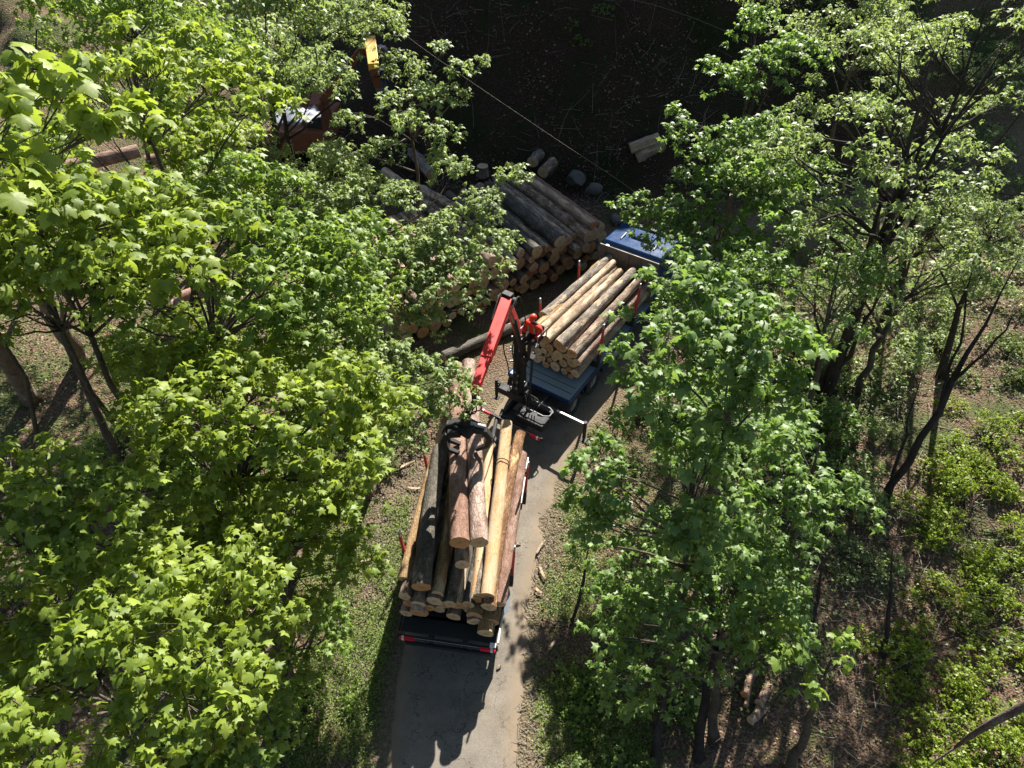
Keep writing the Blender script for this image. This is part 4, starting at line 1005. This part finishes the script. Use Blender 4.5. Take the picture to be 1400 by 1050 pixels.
tree('thin tree with sprays left of the dark slope at the top', (-3.6, 21.5),
     hp([(628, 88, 19, .6), (600, 62, 19, .5), (585, 120, 19, .8), (620, 125, 19, .8), (560, 160, 18.5, .9), (605, 175, 18.5, .8), (520, 200, 18.5, .9), (600, 210, 18.5, .6), (535, 130, 19, .7), (470, 160, 18.5, .7), (660, 80, 19.2, .45), (450, 210, 18.5, 1)], .72, .5),
     .135, 'pale', 'mid', lai=1.4, tr=.13, group=go, seed=73)
gb_ = 'background trees at the top left'
CT('finely leaved tree at the top beside the yellow machine', 420, 40, 21, (3.2, 2.2, 2.2), 26, .15, 'pale', group=gb_, kind='far', rp=(.6, 1.1), tr=.17, tmat='trunk_dark', flat=.6)
CT('tree with many thin dark stems behind the logs at the upper left', 320, 110, 18, (2.6, 1.8, 1.8), 20, .14, 'pale', base=(-8.0, 22.5), group=gb_, kind='far', rp=(.5, .95), tr=.16, tmat='trunk_dark', bare=[W(360, 20, 17), W(300, 90, 17), W(390, 60, 17), W(420, 100, 17.5)], flat=.6)
CT('background tree above the upper left maple', 170, 40, 15, (2.4, 1.6, 1.6), 18, .15, 'green', group=gb_, kind='far', rp=(.5, .9), flat=.6)
CT('tree at the top edge left of the yellow machine', 260, -20, 22, (3.5, 2, 2), 18, .15, 'pale', group=gb_, kind='far', rp=(.7, 1.2), flat=.6)
CT('low tree behind the reddish logs on the left', 400, 250, 20, (2.2, 1.6, 1.4), 14, .14, 'pale', group=gb_, kind='far', rp=(.6, 1.), flat=.6)
# ---- the two tan trunks and other boles on the left
def bole(label, pb, pt, r0, r1, mat, group, name='tree', forks=()):
    B = Gd(*pb) ; 
    for _ in range(4): B = Gd(pb[0], pb[1], tz(B.x, B.y))
    T = empty(name, B, label, 'tree', group); tp = W(*pt)-B; g = np.random.default_rng(int(pb[0]))
    L = [Vector(p) for p in limb_pts((0, 0, -.2), tp, g, 0, 9, .008, .004)]
    MB().tube(L, [max(.012, (r0*(1.3 if i == 0 else 1)+(r1-r0)*i/9)*(1-max(0, i-5)/4.6)) for i in range(10)], 12).build('trunk', M[mat], T, 0, True)
    for (f, q, rr0) in forks:
        a = L[int(f*9)]; e = W(*q)-B; lp = limb_pts(a, e, g, .03, 7, .02)
        MB().tube([Vector(p) for p in lp], [rr0*(1-.85*k/7) for k in range(8)], 8).build('branch', M[mat], T, 0, True)
        for k in range(5):
            m_ = Vector(lp[g.integers(2, 7)]); t = m_+Vector(g.normal(0, 1, 3)).normalized()*g.uniform(.5, 1.4)+Vector((0, 0, .5))
            MB().tube([m_, (m_+t)/2+Vector(g.normal(0, .06, 3)), t], [rr0*.22, rr0*.15, .006], 5).build('branch', M[mat], T, 0, True)
    return T
gt = 'bare tan trunks at the left edge'
bole('thick tan trunk leaning out of the left edge', (42, 545), (-60, 380, 15), .24, .17, 'trunk_tan', gt)
bole('thick tan trunk second from the left edge', (112, 492), (20, 350, 16), .24, .17, 'trunk_tan', gt, forks=[(.35, (70, 330, 16), .07)])
bole('dark slim trunk rising behind the upper left maple', (45, 360), (50, 40, 12), .10, .05, 'trunk_dark', 'slim dark stems on the left', forks=[(.4, (90, 160, 12.5), .05), (.5, (10, 120, 12), .05)])
bole('dark slanting stem right of the reddish logs', (315, 230), (240, 40, 15), .12, .05, 'trunk_dark', 'slim dark stems on the left', forks=[(.3, (290, 30, 15.5), .05)])
bole('dark branching trunk at the top centre left', (378, 245), (362, 10, 16), .15, .06, 'trunk_dark', 'slim dark stems on the left', forks=[(.25, (320, 60, 16.5), .07), (.3, (430, 60, 16.5), .07), (.4, (400, 20, 16.5), .06), (.45, (335, 10, 16), .05)])
bole('mottled trunk above the dark hollow left of the trailer', (450, 640), (430, 480, 17), .16, .10, 'trunk_tan', 'slim dark stems on the left')
bole('dark stem crossing the pinkish logs', (240, 490), (275, 350, 18), .12, .07, 'trunk_dark', 'slim dark stems on the left')

# ---- right, near
gr = 'maple trees right of the road'
CT('cool green maple right of the lorry with big lit leaves', 950, 480, 10.2, (1.55, 1.5, 1.3), 22, .155, 'cool', near=300, extra=hp([(858, 470, 10.4, .8), (868, 520, 10.3, 1), (880, 560, 10.4, 1), (860, 430, 10.8, .7)], .42, .4), group=gr, rp=(.32, .6), lai=1.25)
CT('maple whose sprays hang over the bend below the stabiliser', 910, 660, 11.2, (1.6, 1.4, 1.2), 19, .145, 'cool', near=250, extra=hp([(800, 640, 11, 1), (822, 615, 11.3, 1), (795, 690, 11, .9), (840, 660, 11.2, 1), (838, 700, 11.4, 1), (800, 740, 11.6, .8)], .42, .4), group=gr, rp=(.32, .58), lai=1.2)
CT('shaded green maple in the lower middle right', 950, 850, 12.5, (2.1, 1.6, 1.5), 24, .145, 'cool', near=80, group=gr, rp=(.45, .75), lai=.95, flat=.6)
CT('small maple at the middle right below the forked trunk', 1080, 640, 12, (1.2, 1.1, .9), 10, .145, 'cool', group=gr, rp=(.35, .6), lai=1.1)
CT('spindly sapling with a few large leaves at the lower right', 1110, 900, 11, (.6, .6, .8), 4, .19, 'green', near=60, group=gr, rp=(.25, .4), lai=1.)
tree('maple reaching over the blue cab with glossy pale leaves', (8.2, 20.3),
     hp([(875, 275, 19.5, .8), (900, 300, 19, .8), (925, 330, 18.5, .8), (945, 280, 19, .9), (960, 360, 18, .9), (915, 395, 17.6, .6), (985, 310, 18.5, 1), (1000, 390, 17.5, 1), (945, 235, 19.5, .6), (1030, 340, 18, 1), (975, 420, 17, .8), (930, 440, 16, .7)], .95, .45),
     .15, 'cool', 'mid', lai=1.5, tr=.15, group=gr, seed=74)
tree('maple with a pointed spray against the dark slope', (9.0, 24),
     hp([(925, 150, 19.5, .45), (935, 175, 19, .6), (965, 205, 19, .8), (1000, 175, 19, .8), (1030, 220, 18.5, 1), (990, 240, 18.5, .8), (1060, 170, 19, 1), (1010, 100, 20, .8), (975, 85, 20, .5), (1045, 80, 20, .9), (1040, 20, 21, .9), (1080, 240, 18.5, 1), (1090, 60, 20, 1), (1050, 290, 18, 1)], .95, .5),
     .16, 'cool', 'mid', lai=1.4, tr=.15, group=gr, seed=75)
CT('shorter maple under the cool green one, by the road bend', 990, 580, 14, (1.7, 1.5, 1.0), 16, .15, 'cool', group=gr, rp=(.4, .7), lai=1.3)
CT('maple in the second row at the lower middle right', 1000, 760, 14.5, (1.8, 1.4, 1.1), 15, .14, 'cool', group=gr, rp=(.4, .7), lai=1.2)
gd = 'tall trees at the upper right'
CT('leafy tree in the centre of the right side behind the tall trunk', 1200, 350, 19, (3.4, 2.2, 1.6), 13, .13, 'pale', group=gd, kind='far', rp=(.4, .8), lai=1.1, flat=.35)
CT('leafy tree above the lorry cab at the right', 1050, 240, 21, (2.2, 2.0, 1.6), 10, .15, 'cool', group=gd, kind='far', rp=(.4, .8), lai=1.1, flat=.35)
CT('tree filling the upper right between the forked trunks', 1210, 130, 22, (3.6, 2.4, 2.0), 14, .14, 'pale', group=gd, kind='far', rp=(.45, .85), lai=1.2, flat=.35)
CT('large dark-stemmed tree forking in the upper right', 1180, 260, 17, (3.6, 2.4, 2.4), 26, .14, 'pale', base=(10.9, 16.8), group=gd, kind='far', rp=(.4, .75), lai=1.0, tr=.20, tmat='trunk_dark', flat=.35, topz=12.5, bare=[W(1290, 40, 15), W(1370, 60, 14.5), W(1270, 130, 15.5), W(1210, 150, 16), W(1130, 60, 16.5), W(1190, 300, 17)])
CT('tree in the top right corner with thin shiny leaves', 1320, 90, 19, (3.2, 2.2, 2.2), 16, .14, 'pale', group=gd, kind='far', rp=(.4, .8), lai=1.1, tr=.16, tmat='trunk_dark', flat=.35)
CT('tree behind the cool green maple at the right', 1110, 410, 16, (2.4, 1.8, 1.6), 12, .14, 'cool', group=gd, kind='far', rp=(.4, .7), lai=1.1, flat=.35)
CT('fine leaved tree at the right edge', 1340, 330, 19, (2.4, 2.0, 1.6), 12, .12, 'pale', group=gd, kind='far', rp=(.4, .7), lai=1., flat=.35, tmat='trunk_dark')
CT('tree at the top edge right of the dark slope', 1150, 20, 24, (3.5, 2, 2.4), 13, .16, 'pale', group=gd, kind='far', rp=(.7, 1.2), lai=1.1, flat=.35)
gf = 'dark bare stems on the right'
bole('dark forked leafless trunk at the middle right', (1208, 690), (1395, 350, 16.5), .12, .05, 'trunk_dark', gf, forks=[(.12, (1262, 508, 20), .06), (.5, (1330, 330, 17), .05), (.62, (1400, 420, 16), .05)])
bole('tall dark trunk rising in the centre of the right side', (1125, 548), (1262, 130, 15.8), .19, .08, 'trunk_dark', gf, forks=[(.15, (1205, 380, 19), .10), (.55, (1375, 60, 14.5), .11), (.5, (1235, 60, 16), .08), (.1, (1130, 330, 19), .08), (.65, (1300, 40, 14.5), .07)])
bole('thin dark stem beside the road below the right maples', (780, 858), (806, 735, 17.5), .05, .035, 'trunk_dark', gf)
bole('dark stem at the lower edge right of the verge', (955, 1040), (985, 840, 15), .13, .08, 'trunk_dark', gf)
bole('dark stem at the bottom left of the small cut logs', (895, 1046), (915, 930, 16), .11, .07, 'trunk_dark', gf)
bole('thin stem in the brown litter patch', (1210, 905), (1222, 740, 17), .07, .03, 'trunk_dark', gf)
bole('thinner stem left of the brown litter patch', (1112, 860), (1125, 760, 17), .06, .03, 'trunk_dark', gf)
bole('dark stem at the upper right edge', (1250, 350), (1400, 150, 17), .12, .05, 'trunk_dark', gf, forks=[(.4, (1400, 210, 18), .05), (.3, (1300, 200, 18), .05)])
# bare branch entering the frame at the lower right
BB = empty('fallen_branch', Gd(1330, 1000, 3.2), 'bare grey branch slanting up out of the lower right edge', 'branch')
MB().tube([Vector(p)-BB.location for p in (W(1306, 1022, 14.5), W(1330, 1004, 13.8), W(1362, 985, 13.2), W(1420, 955, 12.6), W(1500, 915, 12))], [.03, .06, .075, .09, .1], 10).build('bough', M['trunk_tan'], BB, 0, True)
MB().tube([Vector(p)-BB.location for p in (W(1306, 1022, 14.5), W(1280, 1040, 15), W(1240, 1075, 15.5))], [.03, .022, .012], 6).build('twig', M['trunk_tan'], BB, 0, True)

# ---- bushes on the right
gy = 'yellow-green bushes on the right bank'
def bush(label, px, py, r, n, s, pal, seed, group=gy, kind='far', lai=1.5, hgt=.55, rp=(.3, .55)):
    B = Gd(px, py, 1.)
    for _ in range(4): B = Gd(px, py, tz(B.x, B.y)+.4)
    g = np.random.default_rng(seed); z = tz(B.x, B.y); pads = []
    for _ in range(n):
        a = g.uniform(0, 6.28); q = math.sqrt(g.random())*r; x = B.x+q*math.cos(a); y = B.y+q*math.sin(a)
        pads.append((np.array([x, y, tz(x, y)+g.uniform(.25, 1)*hgt*(1.3-q/r)+.15]), g.uniform(*rp), .22))
    T = empty('bush', (B.x, B.y, z), label, 'bush', group); off = np.array([B.x, B.y, z]); PS, DS, NS, SS = [], [], [], []; tw = MB()
    for (c, rr, h) in pads:
        P, D, N, S, tips = pad_leaves(c, rr, h, s, lai, g); PS.append(P); DS.append(D); NS.append(N); SS.append(S)
        tw.tube([Vector((0, 0, -.05)), Vector((c-off)*.5+g.normal(0, .08, 3)), Vector(c-off)], [.018, .012, .006], 5)
        for t in tips[:4]: tw.tube([Vector(c-off), Vector(t-off)], [.006, .003], 4, False)
    P = np.concatenate(PS)-off; tone = np.clip(.5+.25*g.normal(size=len(P)), 0, 1); NLEAF[0] += len(P)
    tw.build('stems', M['trunk_dark'], T); tag(leaves_mesh('foliage', P, np.concatenate(DS), np.concatenate(NS), np.concatenate(SS), kind, M['leaf_'+pal], T, tone), kind='stuff')
BU = [('bright yellow-green bush at the right edge, highest of them', 1355, 590, 1.5, 14, 'yellow'), ('yellow-green bush right of the forked bare trunk', 1330, 690, 1.7, 16, 'yellow'),
      ('yellow-green bush at the right edge halfway down', 1395, 780, 1.6, 15, 'yellow'), ('large yellow-green bush above the bare grey branch', 1330, 860, 1.7, 18, 'yellow'),
      ('yellow-green bush in the bottom right corner', 1380, 1030, 1.3, 15, 'yellow'), ('yellow-green bush below the bare grey branch', 1280, 1040, 1.2, 13, 'yellow'),
      ('small lime bush left of the yellow row', 1225, 890, .9, 6, 'yellow'), ('small lime bush beside the dry grass tuft', 1290, 640, .8, 5, 'yellow')]
for i, (lab, px, py, r, n, pal) in enumerate(BU): bush(lab, px, py, r, n, .085, pal, 900+i, lai=1.25)
gs = 'low shrubs in the wood'
SH = [('pale shrub behind the forked trunk on the right', 1180, 600, 1.3, 9, 'pale', .1), ('small shrub by the tall dark trunk foot', 1060, 560, 1.2, 8, 'cool', .1), ('grey-green shrub on the upper right bank', 1290, 470, 1.6, 12, 'pale', .09),
      ('shrub at the right edge above the yellow bushes', 1385, 480, 1.3, 9, 'under', .09), ('fern-like shrub at the foot of the mottled trunk', 425, 640, .7, 5, 'lime', .10), ('dark shrub in the hollow left of the verge', 380, 690, 1.2, 8, 'under', .1),
      ('shrub on the left verge beside the trailer shadow', 440, 960, .9, 7, 'green', .08), ('shrub by the road opposite the trailer rear', 800, 940, .8, 6, 'green', .09), ('shrub right of the road near the bottom', 830, 1020, .9, 7, 'under', .09),
      ('low shrub in the lower right centre', 1080, 800, 1., 5, 'cool', .09), ('low shrub left of the small cut logs', 930, 940, 1.1, 8, 'cool', .1), ('shrub under the trees at far upper left', 150, 150, 2.2, 14, 'pale', .13),
      ('shrub between the reddish logs and the tan trunks', 180, 470, 1.6, 10, 'green', .12), ('low shrub beneath the tan trunks', 160, 620, 1.2, 6, 'green', .11), ('low shrub at the left edge near the bottom', 30, 830, 1.2, 7, 'under', .11),
      ('shrub at the head of the stack', 450, 430, 1.5, 10, 'green', .11), ('shrub behind the stack near the excavator', 560, 300, 1.2, 6, 'under', .11), ('grey-green shrub at the top right edge', 1350, 250, 2.2, 14, 'pale', .12),
      ('shrub on the right bank above the cab', 1040, 330, 1.5, 8, 'under', .12), ('low shrub on the right in the brown litter', 1180, 760, .9, 5, 'pale', .08)]
SH += [('dark low shrub at the road bend below the stabiliser', 835, 620, 1.0, 7, 'under', .10), ('dark low shrub beside the lorry wheels', 868, 570, .9, 6, 'under', .10), ('dark shrub in the shade between the low maple and the trailer', 520, 600, 1.2, 9, 'under', .11), ('dark shrub in the shade left of the crane', 575, 560, 1.0, 6, 'under', .11), ('dark shrub at the near foot of the roadside stack', 540, 500, 1.4, 8, 'under', .11),  # both shrubs in the shade are added to darken the ground by the trailer
       ('dim leafy weed clump high on the dark slope, left of its middle', 700, 40, 1.3, 7, 'under', .13), ('dim weed clump on the dark slope above the offcuts', 860, 120, 1.2, 6, 'pale', .12), ('pale twiggy shrub at the right end of the dark slope', 960, 60, 1.8, 12, 'pale', .12),
       ('dim weed clump low on the dark slope above the rocks', 790, 190, 1., 5, 'under', .11), ('dim weed clump at the left foot of the dark slope', 660, 140, 1.1, 6, 'under', .12)]
TH = [('pale leafy thicket at the top right corner', 1370, 120, 2.6, 'pale'), ('pale leafy thicket below the top right corner', 1350, 190, 2.4, 'pale'), ('thicket on the bank right of the tall forked tree', 1320, 300, 2.2, 'pale'),
      ('thicket at the right edge above the bare forked trunk', 1380, 380, 2.0, 'pale'), ('thicket in the centre of the right half', 1230, 400, 2.1, 'pale'), ('thicket behind the tall dark trunk', 1150, 330, 2.2, 'cool'),
      ('thicket between the lorry cab and the tall dark trunk', 1060, 400, 1.9, 'cool'), ('thicket at the foot of the tall dark trunk', 1090, 490, 1.7, 'pale'), ('thicket right of the tall dark trunk foot', 1190, 500, 1.7, 'pale'),
      ('thicket above the forked bare trunk, further back', 1270, 220, 2.4, 'pale'), ('thicket high on the right near the dark slope', 1130, 190, 2.3, 'cool'), ('thicket at the top edge on the right', 1200, 70, 2.8, 'pale'),
      ('thicket at the top edge near the right corner', 1290, 30, 2.8, 'pale'), ('thicket right of centre under the glossy maple', 1010, 470, 1.5, 'cool'), ('thicket at the right edge level with the stack', 1400, 280, 2.2, 'pale'),
      ('thicket below the shady maples at centre right', 1100, 600, 1.4, 'cool'), ('low thicket left of the forked bare trunk', 1140, 680, 1.3, 'pale')]
for i, (lab, px, py, r, pal) in enumerate(TH): bush(lab, px, py, r, int(8+r*5), .125, pal, 1200+i, 'leafy thickets on the right', lai=1.15, hgt=1.9, rp=(.35, .75))
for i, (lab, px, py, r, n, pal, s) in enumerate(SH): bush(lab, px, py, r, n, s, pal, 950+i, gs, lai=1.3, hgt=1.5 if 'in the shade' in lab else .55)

# ================================================================== ground scatter (nobody could count it)
def scatter(name, n, boxes, s, pal, lo, hi, flat=True, kind='far', dens=None, zmax=0., seed=0, tilt=.5):
    g = np.random.default_rng(seed+77); PP = []
    tot = sum(b[4] for b in boxes)
    for (x0, x1, y0, y1, w_) in boxes:
        k = int(n*w_/tot); x = g.uniform(x0, x1, k); y = g.uniform(y0, y1, k)
        m_ = np.ones(k, bool)
        if dens: m_ &= g.random(k) < dens(x, y)
        PP.append(np.stack([x[m_], y[m_]], 1))
    P2 = np.concatenate(PP); z = terrain(P2[:, 0], P2[:, 1])
    h = g.uniform(0, 1, len(P2))**2*zmax
    if zmax: h = h*(.3+vnoise(P2[:, 0], P2[:, 1], .8, seed+3)*1.2)
    P = np.column_stack([P2, z+.015+h]); az = g.uniform(0, 6.28, len(P)); el = g.normal(0, .35, len(P))
    D = np.stack([np.cos(az)*np.cos(el), np.sin(az)*np.cos(el), np.sin(el)], 1); N = np.array([0, 0, 1.])+g.normal(0, tilt, (len(P), 3))
    S = g.uniform(lo, hi, len(P)); tone = np.clip(g.normal(.5, .28, len(P)), 0, 1); NLEAF[0] += len(P)
    o = leaves_mesh(name, P, D, N, S, kind, M[pal], None, tone)
    return tag(o, kind='stuff')
def offroad(a=1.65, b=2.2): return lambda x, y: sstep(a, b, road_dist(x, y))
def patchy(f, s, lo, hi, inv=False):
    def q(x, y):
        v = sstep(lo, hi, vnoise(x, y, f, s)*.65+vnoise(x, y, f*3.3, s+1)*.35); v = 1-v if inv else v
        return v*sstep(1.7, 2.3, road_dist(x, y))
    return q
ALL = [(-22, -4.5, 2, 30, 3), (-6, 8, 2, 16, 3.0), (4, 22, 2, 30, 4), (12, 34, 28, 46, 1.6), (-32, -8, 28, 46, 1.4)]
tag(scatter('leaf_litter', 52000, ALL, 0, 'litter', .05, .10, dens=offroad(), seed=1), 'fallen brown leaves covering the forest floor', 'leaf litter')
tag(scatter('ground_cover', 90000, ALL, 0, 'leaf_under', .045, .09, dens=patchy(.5, 2, .42, .58), zmax=.35, seed=2), 'low green plants covering the forest floor', 'ground cover')
tag(scatter('verge_plants', 75000, [(-6.2, -3.2, 3, 14.5, 1.5), (.2, 3.4, 2.5, 13, 1.5)], 0, 'leaf_green', .03, .06, dens=patchy(1.1, 5, .26, .5), zmax=.16, seed=3), 'small weeds and moss on the road verges', 'weeds')
tag(scatter('undergrowth', 60000, [(-22, -6.5, 6, 30, 2), (5.5, 22, 4, 30, 2), (14, 32, 28, 44, 1.2), (-30, -9, 28, 44, 1)], 0, 'leaf_pale', .07, .12, dens=patchy(.4, 8, .44, .6), zmax=1.4, seed=4), 'waist-high leafy undergrowth between the trunks', 'undergrowth')
def twigs(name, n, boxes, L, r, mat, seed, rise=.15, dens=None):
    g = np.random.default_rng(seed); V = []; F = []; tot = sum(b[4] for b in boxes)
    for (x0, x1, y0, y1, w_) in boxes:
        k = int(n*w_/tot); x = g.uniform(x0, x1, k); y = g.uniform(y0, y1, k)
        if dens: mm = g.random(k) < dens(x, y); x = x[mm]; y = y[mm]
        z = terrain(x, y)
        for i in range(len(x)):
            az = g.uniform(0, 6.28); l = g.uniform(*L); rr = g.uniform(*r); el = abs(g.normal(0, rise))
            d = np.array([math.cos(az)*math.cos(el), math.sin(az)*math.cos(el), math.sin(el)]); p = np.array([x[i], y[i], z[i]+.03])
            q = p+d*l*.5+g.normal(0, .06, 3)*l; e = p+d*l
            for c in (q, e): c[2] = max(c[2], tz(c[0], c[1])+.02) if l > .8 else c[2]
            sx = np.cross(d, [0, 0, 1]); sx /= np.linalg.norm(sx)+1e-9; up = np.cross(sx, d); b = len(V)
            for c, k_ in ((p, 1), (q, .8), (e, .35)):
                for t in (0, 2.09, 4.19): V.append(c+(sx*math.cos(t)+up*math.sin(t))*rr*k_)
            for a in (0, 3):
                for t in range(3): F.append((b+a+t, b+a+(t+1) % 3, b+a+3+(t+1) % 3, b+a+3+t))
    o = mesh_np(name, np.array(V), np.array(F), M[mat]); return tag(o, kind='stuff')
tag(twigs('brushwood', 2400, [(-6, 20, 30, 42, 1.4), (-22, -5, 6, 32, 2), (5, 22, 4, 30, 3)], (.3, 1.7), (.005, .018), 'twig', 5, .35, dens=lambda x, y: sstep(.35, .65, vnoise(x, y, .6, 41))), 'dead twigs and cut brush on the slope and floor', 'brushwood')
tag(twigs('slope_brush', 2600, [(-6, 18, 30, 42, 1)], (.15, 1.1), (.004, .02), 'brush_pale', 15, .5, dens=lambda x, y: sstep(.52, .7, vnoise(x, y, .55, 21)*.7+vnoise(x, y, 1.7, 22)*.3)), 'pale broken branches heaped on the dark slope', 'brushwood')
tag(twigs('dry_stems', 2600, [(5.5, 20, 5, 22, 1)], (.4, 1.5), (.004, .011), 'brush_pale', 25, .9, dens=lambda x, y: sstep(.4, .62, vnoise(x, y, .45, 31))), 'dry thin stems and dead grass on the right bank', 'dry stems')
tag(twigs('bark_debris', 2600, [(-5.6, -3.0, 6, 15, 2), (.1, 1.4, 5, 13, .8), (-3, 1.2, 4, 14, .5)], (.06, .3), (.005, .014), 'twig', 6, .05), 'bits of bark and twig dropped along the road', 'debris')
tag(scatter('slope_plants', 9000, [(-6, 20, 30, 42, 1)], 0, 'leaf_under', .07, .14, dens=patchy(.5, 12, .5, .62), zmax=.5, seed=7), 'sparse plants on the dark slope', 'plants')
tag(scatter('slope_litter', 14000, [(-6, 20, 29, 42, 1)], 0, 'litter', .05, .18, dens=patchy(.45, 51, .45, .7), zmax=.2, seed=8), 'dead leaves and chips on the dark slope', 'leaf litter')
# ---- strips of bark on the road
for i, (px, py, a, L, lab) in enumerate(((738, 748, 60, .55, 'curled pale bark strip on the road edge beside the trailer'), (741, 783, -70, .5, 'bright curled bark strip at the road edge'), (706, 744, 20, .3, 'small dark bark strip on the road by the trailer'), (736, 808, -40, .25, 'small pale bark piece on the right verge'), (552, 637, 35, .8, 'long pale bark strip on the left verge by the stake'), (505, 765, 20, .7, 'pale splintered bark strip on the left verge'), (682, 912, 40, .14, 'tiny wood chip on the road behind the trailer'), (566, 668, -5, .45, 'thin bark strip on the bare dirt left of the trailer'), (755, 882, 55, .3, 'small bark strip on the right verge lower down'))):
    p = Gd(px, py, .06); g = np.random.default_rng(i); V = []; n = 9; z = max(tz(p.x, p.y), .03)
    for k in range(n):
        t = k/(n-1)-.5; w_ = .028*(1-(2*t)**4)+.006
        for s in (-1, 0, 1): V.append((t*L, s*w_+.25*t*t*L*(1 if i % 2 else -1), .015+.03*(s*s)+.25*t*t*L*.5+g.normal()*.003))
    F = [(k*3+s, (k+1)*3+s, (k+1)*3+s+1, k*3+s+1) for k in range(n-1) for s in range(2)]
    o = mesh_np('bark_strip', V, F, M['bark_pale' if i not in (2,) else 'bark_brown'], smooth=True); o.location = (p.x, p.y, z+.01); o.rotation_euler.z = R(a)
    s_ = o.modifiers.new('thick', 'SOLIDIFY'); s_.thickness = .008; tag(o, lab, 'bark strip', 'bark strips dropped beside the road')
# ---- small cut logs on the right
gc = 'small cut logs in the wood at the lower right'
for (px, py, r, dx, dy, lab) in ((1018, 950, .11, .6, .9, 'uppermost pale cut end of the small log heap'), (1038, 962, .12, .7, .8, 'orange cut end at the right of the small log heap'), (1034, 977, .09, .6, .9, 'lower orange cut end of the small log heap'), (1020, 965, .06, .5, 1, 'thinnest log in the small heap'), (1026, 985, .1, .8, .6, 'greyish log at the bottom of the small heap')):
    B = Gd(px, py, 1.)
    for _ in range(4): B = Gd(px, py, tz(B.x, B.y)+.28)
    make_log(B, B+Vector((dx*.9, dy*.9, -.30)), r, r*.9, 'bark_brown', lab, gc)
for (px, py, r, lab, nm) in ((660, 235, .3, 'low sawn stump behind the stack', 'stump'),):
    B = Gd(px, py, .4); z = tz(B.x, B.y); make_log((B.x, B.y, z+.35), (B.x, B.y, z-.2), r, r*1.3, 'bark_brown', lab, None, name='tree_stump', cat='stump')
# ---- steel cables over the clearing
def wire(pts, lab, r=.008):
    C = catmull([tuple(p) for p in pts], 8); o = MB().tube([Vector(c) for c in C], r, 5).build('steel_cable', M['twig']); tag(o, lab, 'cable', 'cables over the clearing')
wire([W(500, 2, 27), W(528, 26, 27), W(592, 76, 27.3), (W(760, 190, 28)), W(862, 258, 27.5), W(905, 300, 26)], 'thin steel cable slanting down over the dark slope to the lorry cab')
wire([W(820, -10, 30), W(905, 10, 30), W(990, 42, 30), W(1080, 90, 30)], 'second faint cable at the top of the dark slope', .008)
print('TRIS', sum(len(m.loops)-2*len(m.polygons) for m in bpy.data.meshes), 'LEAVES', NLEAF[0], 'OBJ', len(bpy.data.objects))
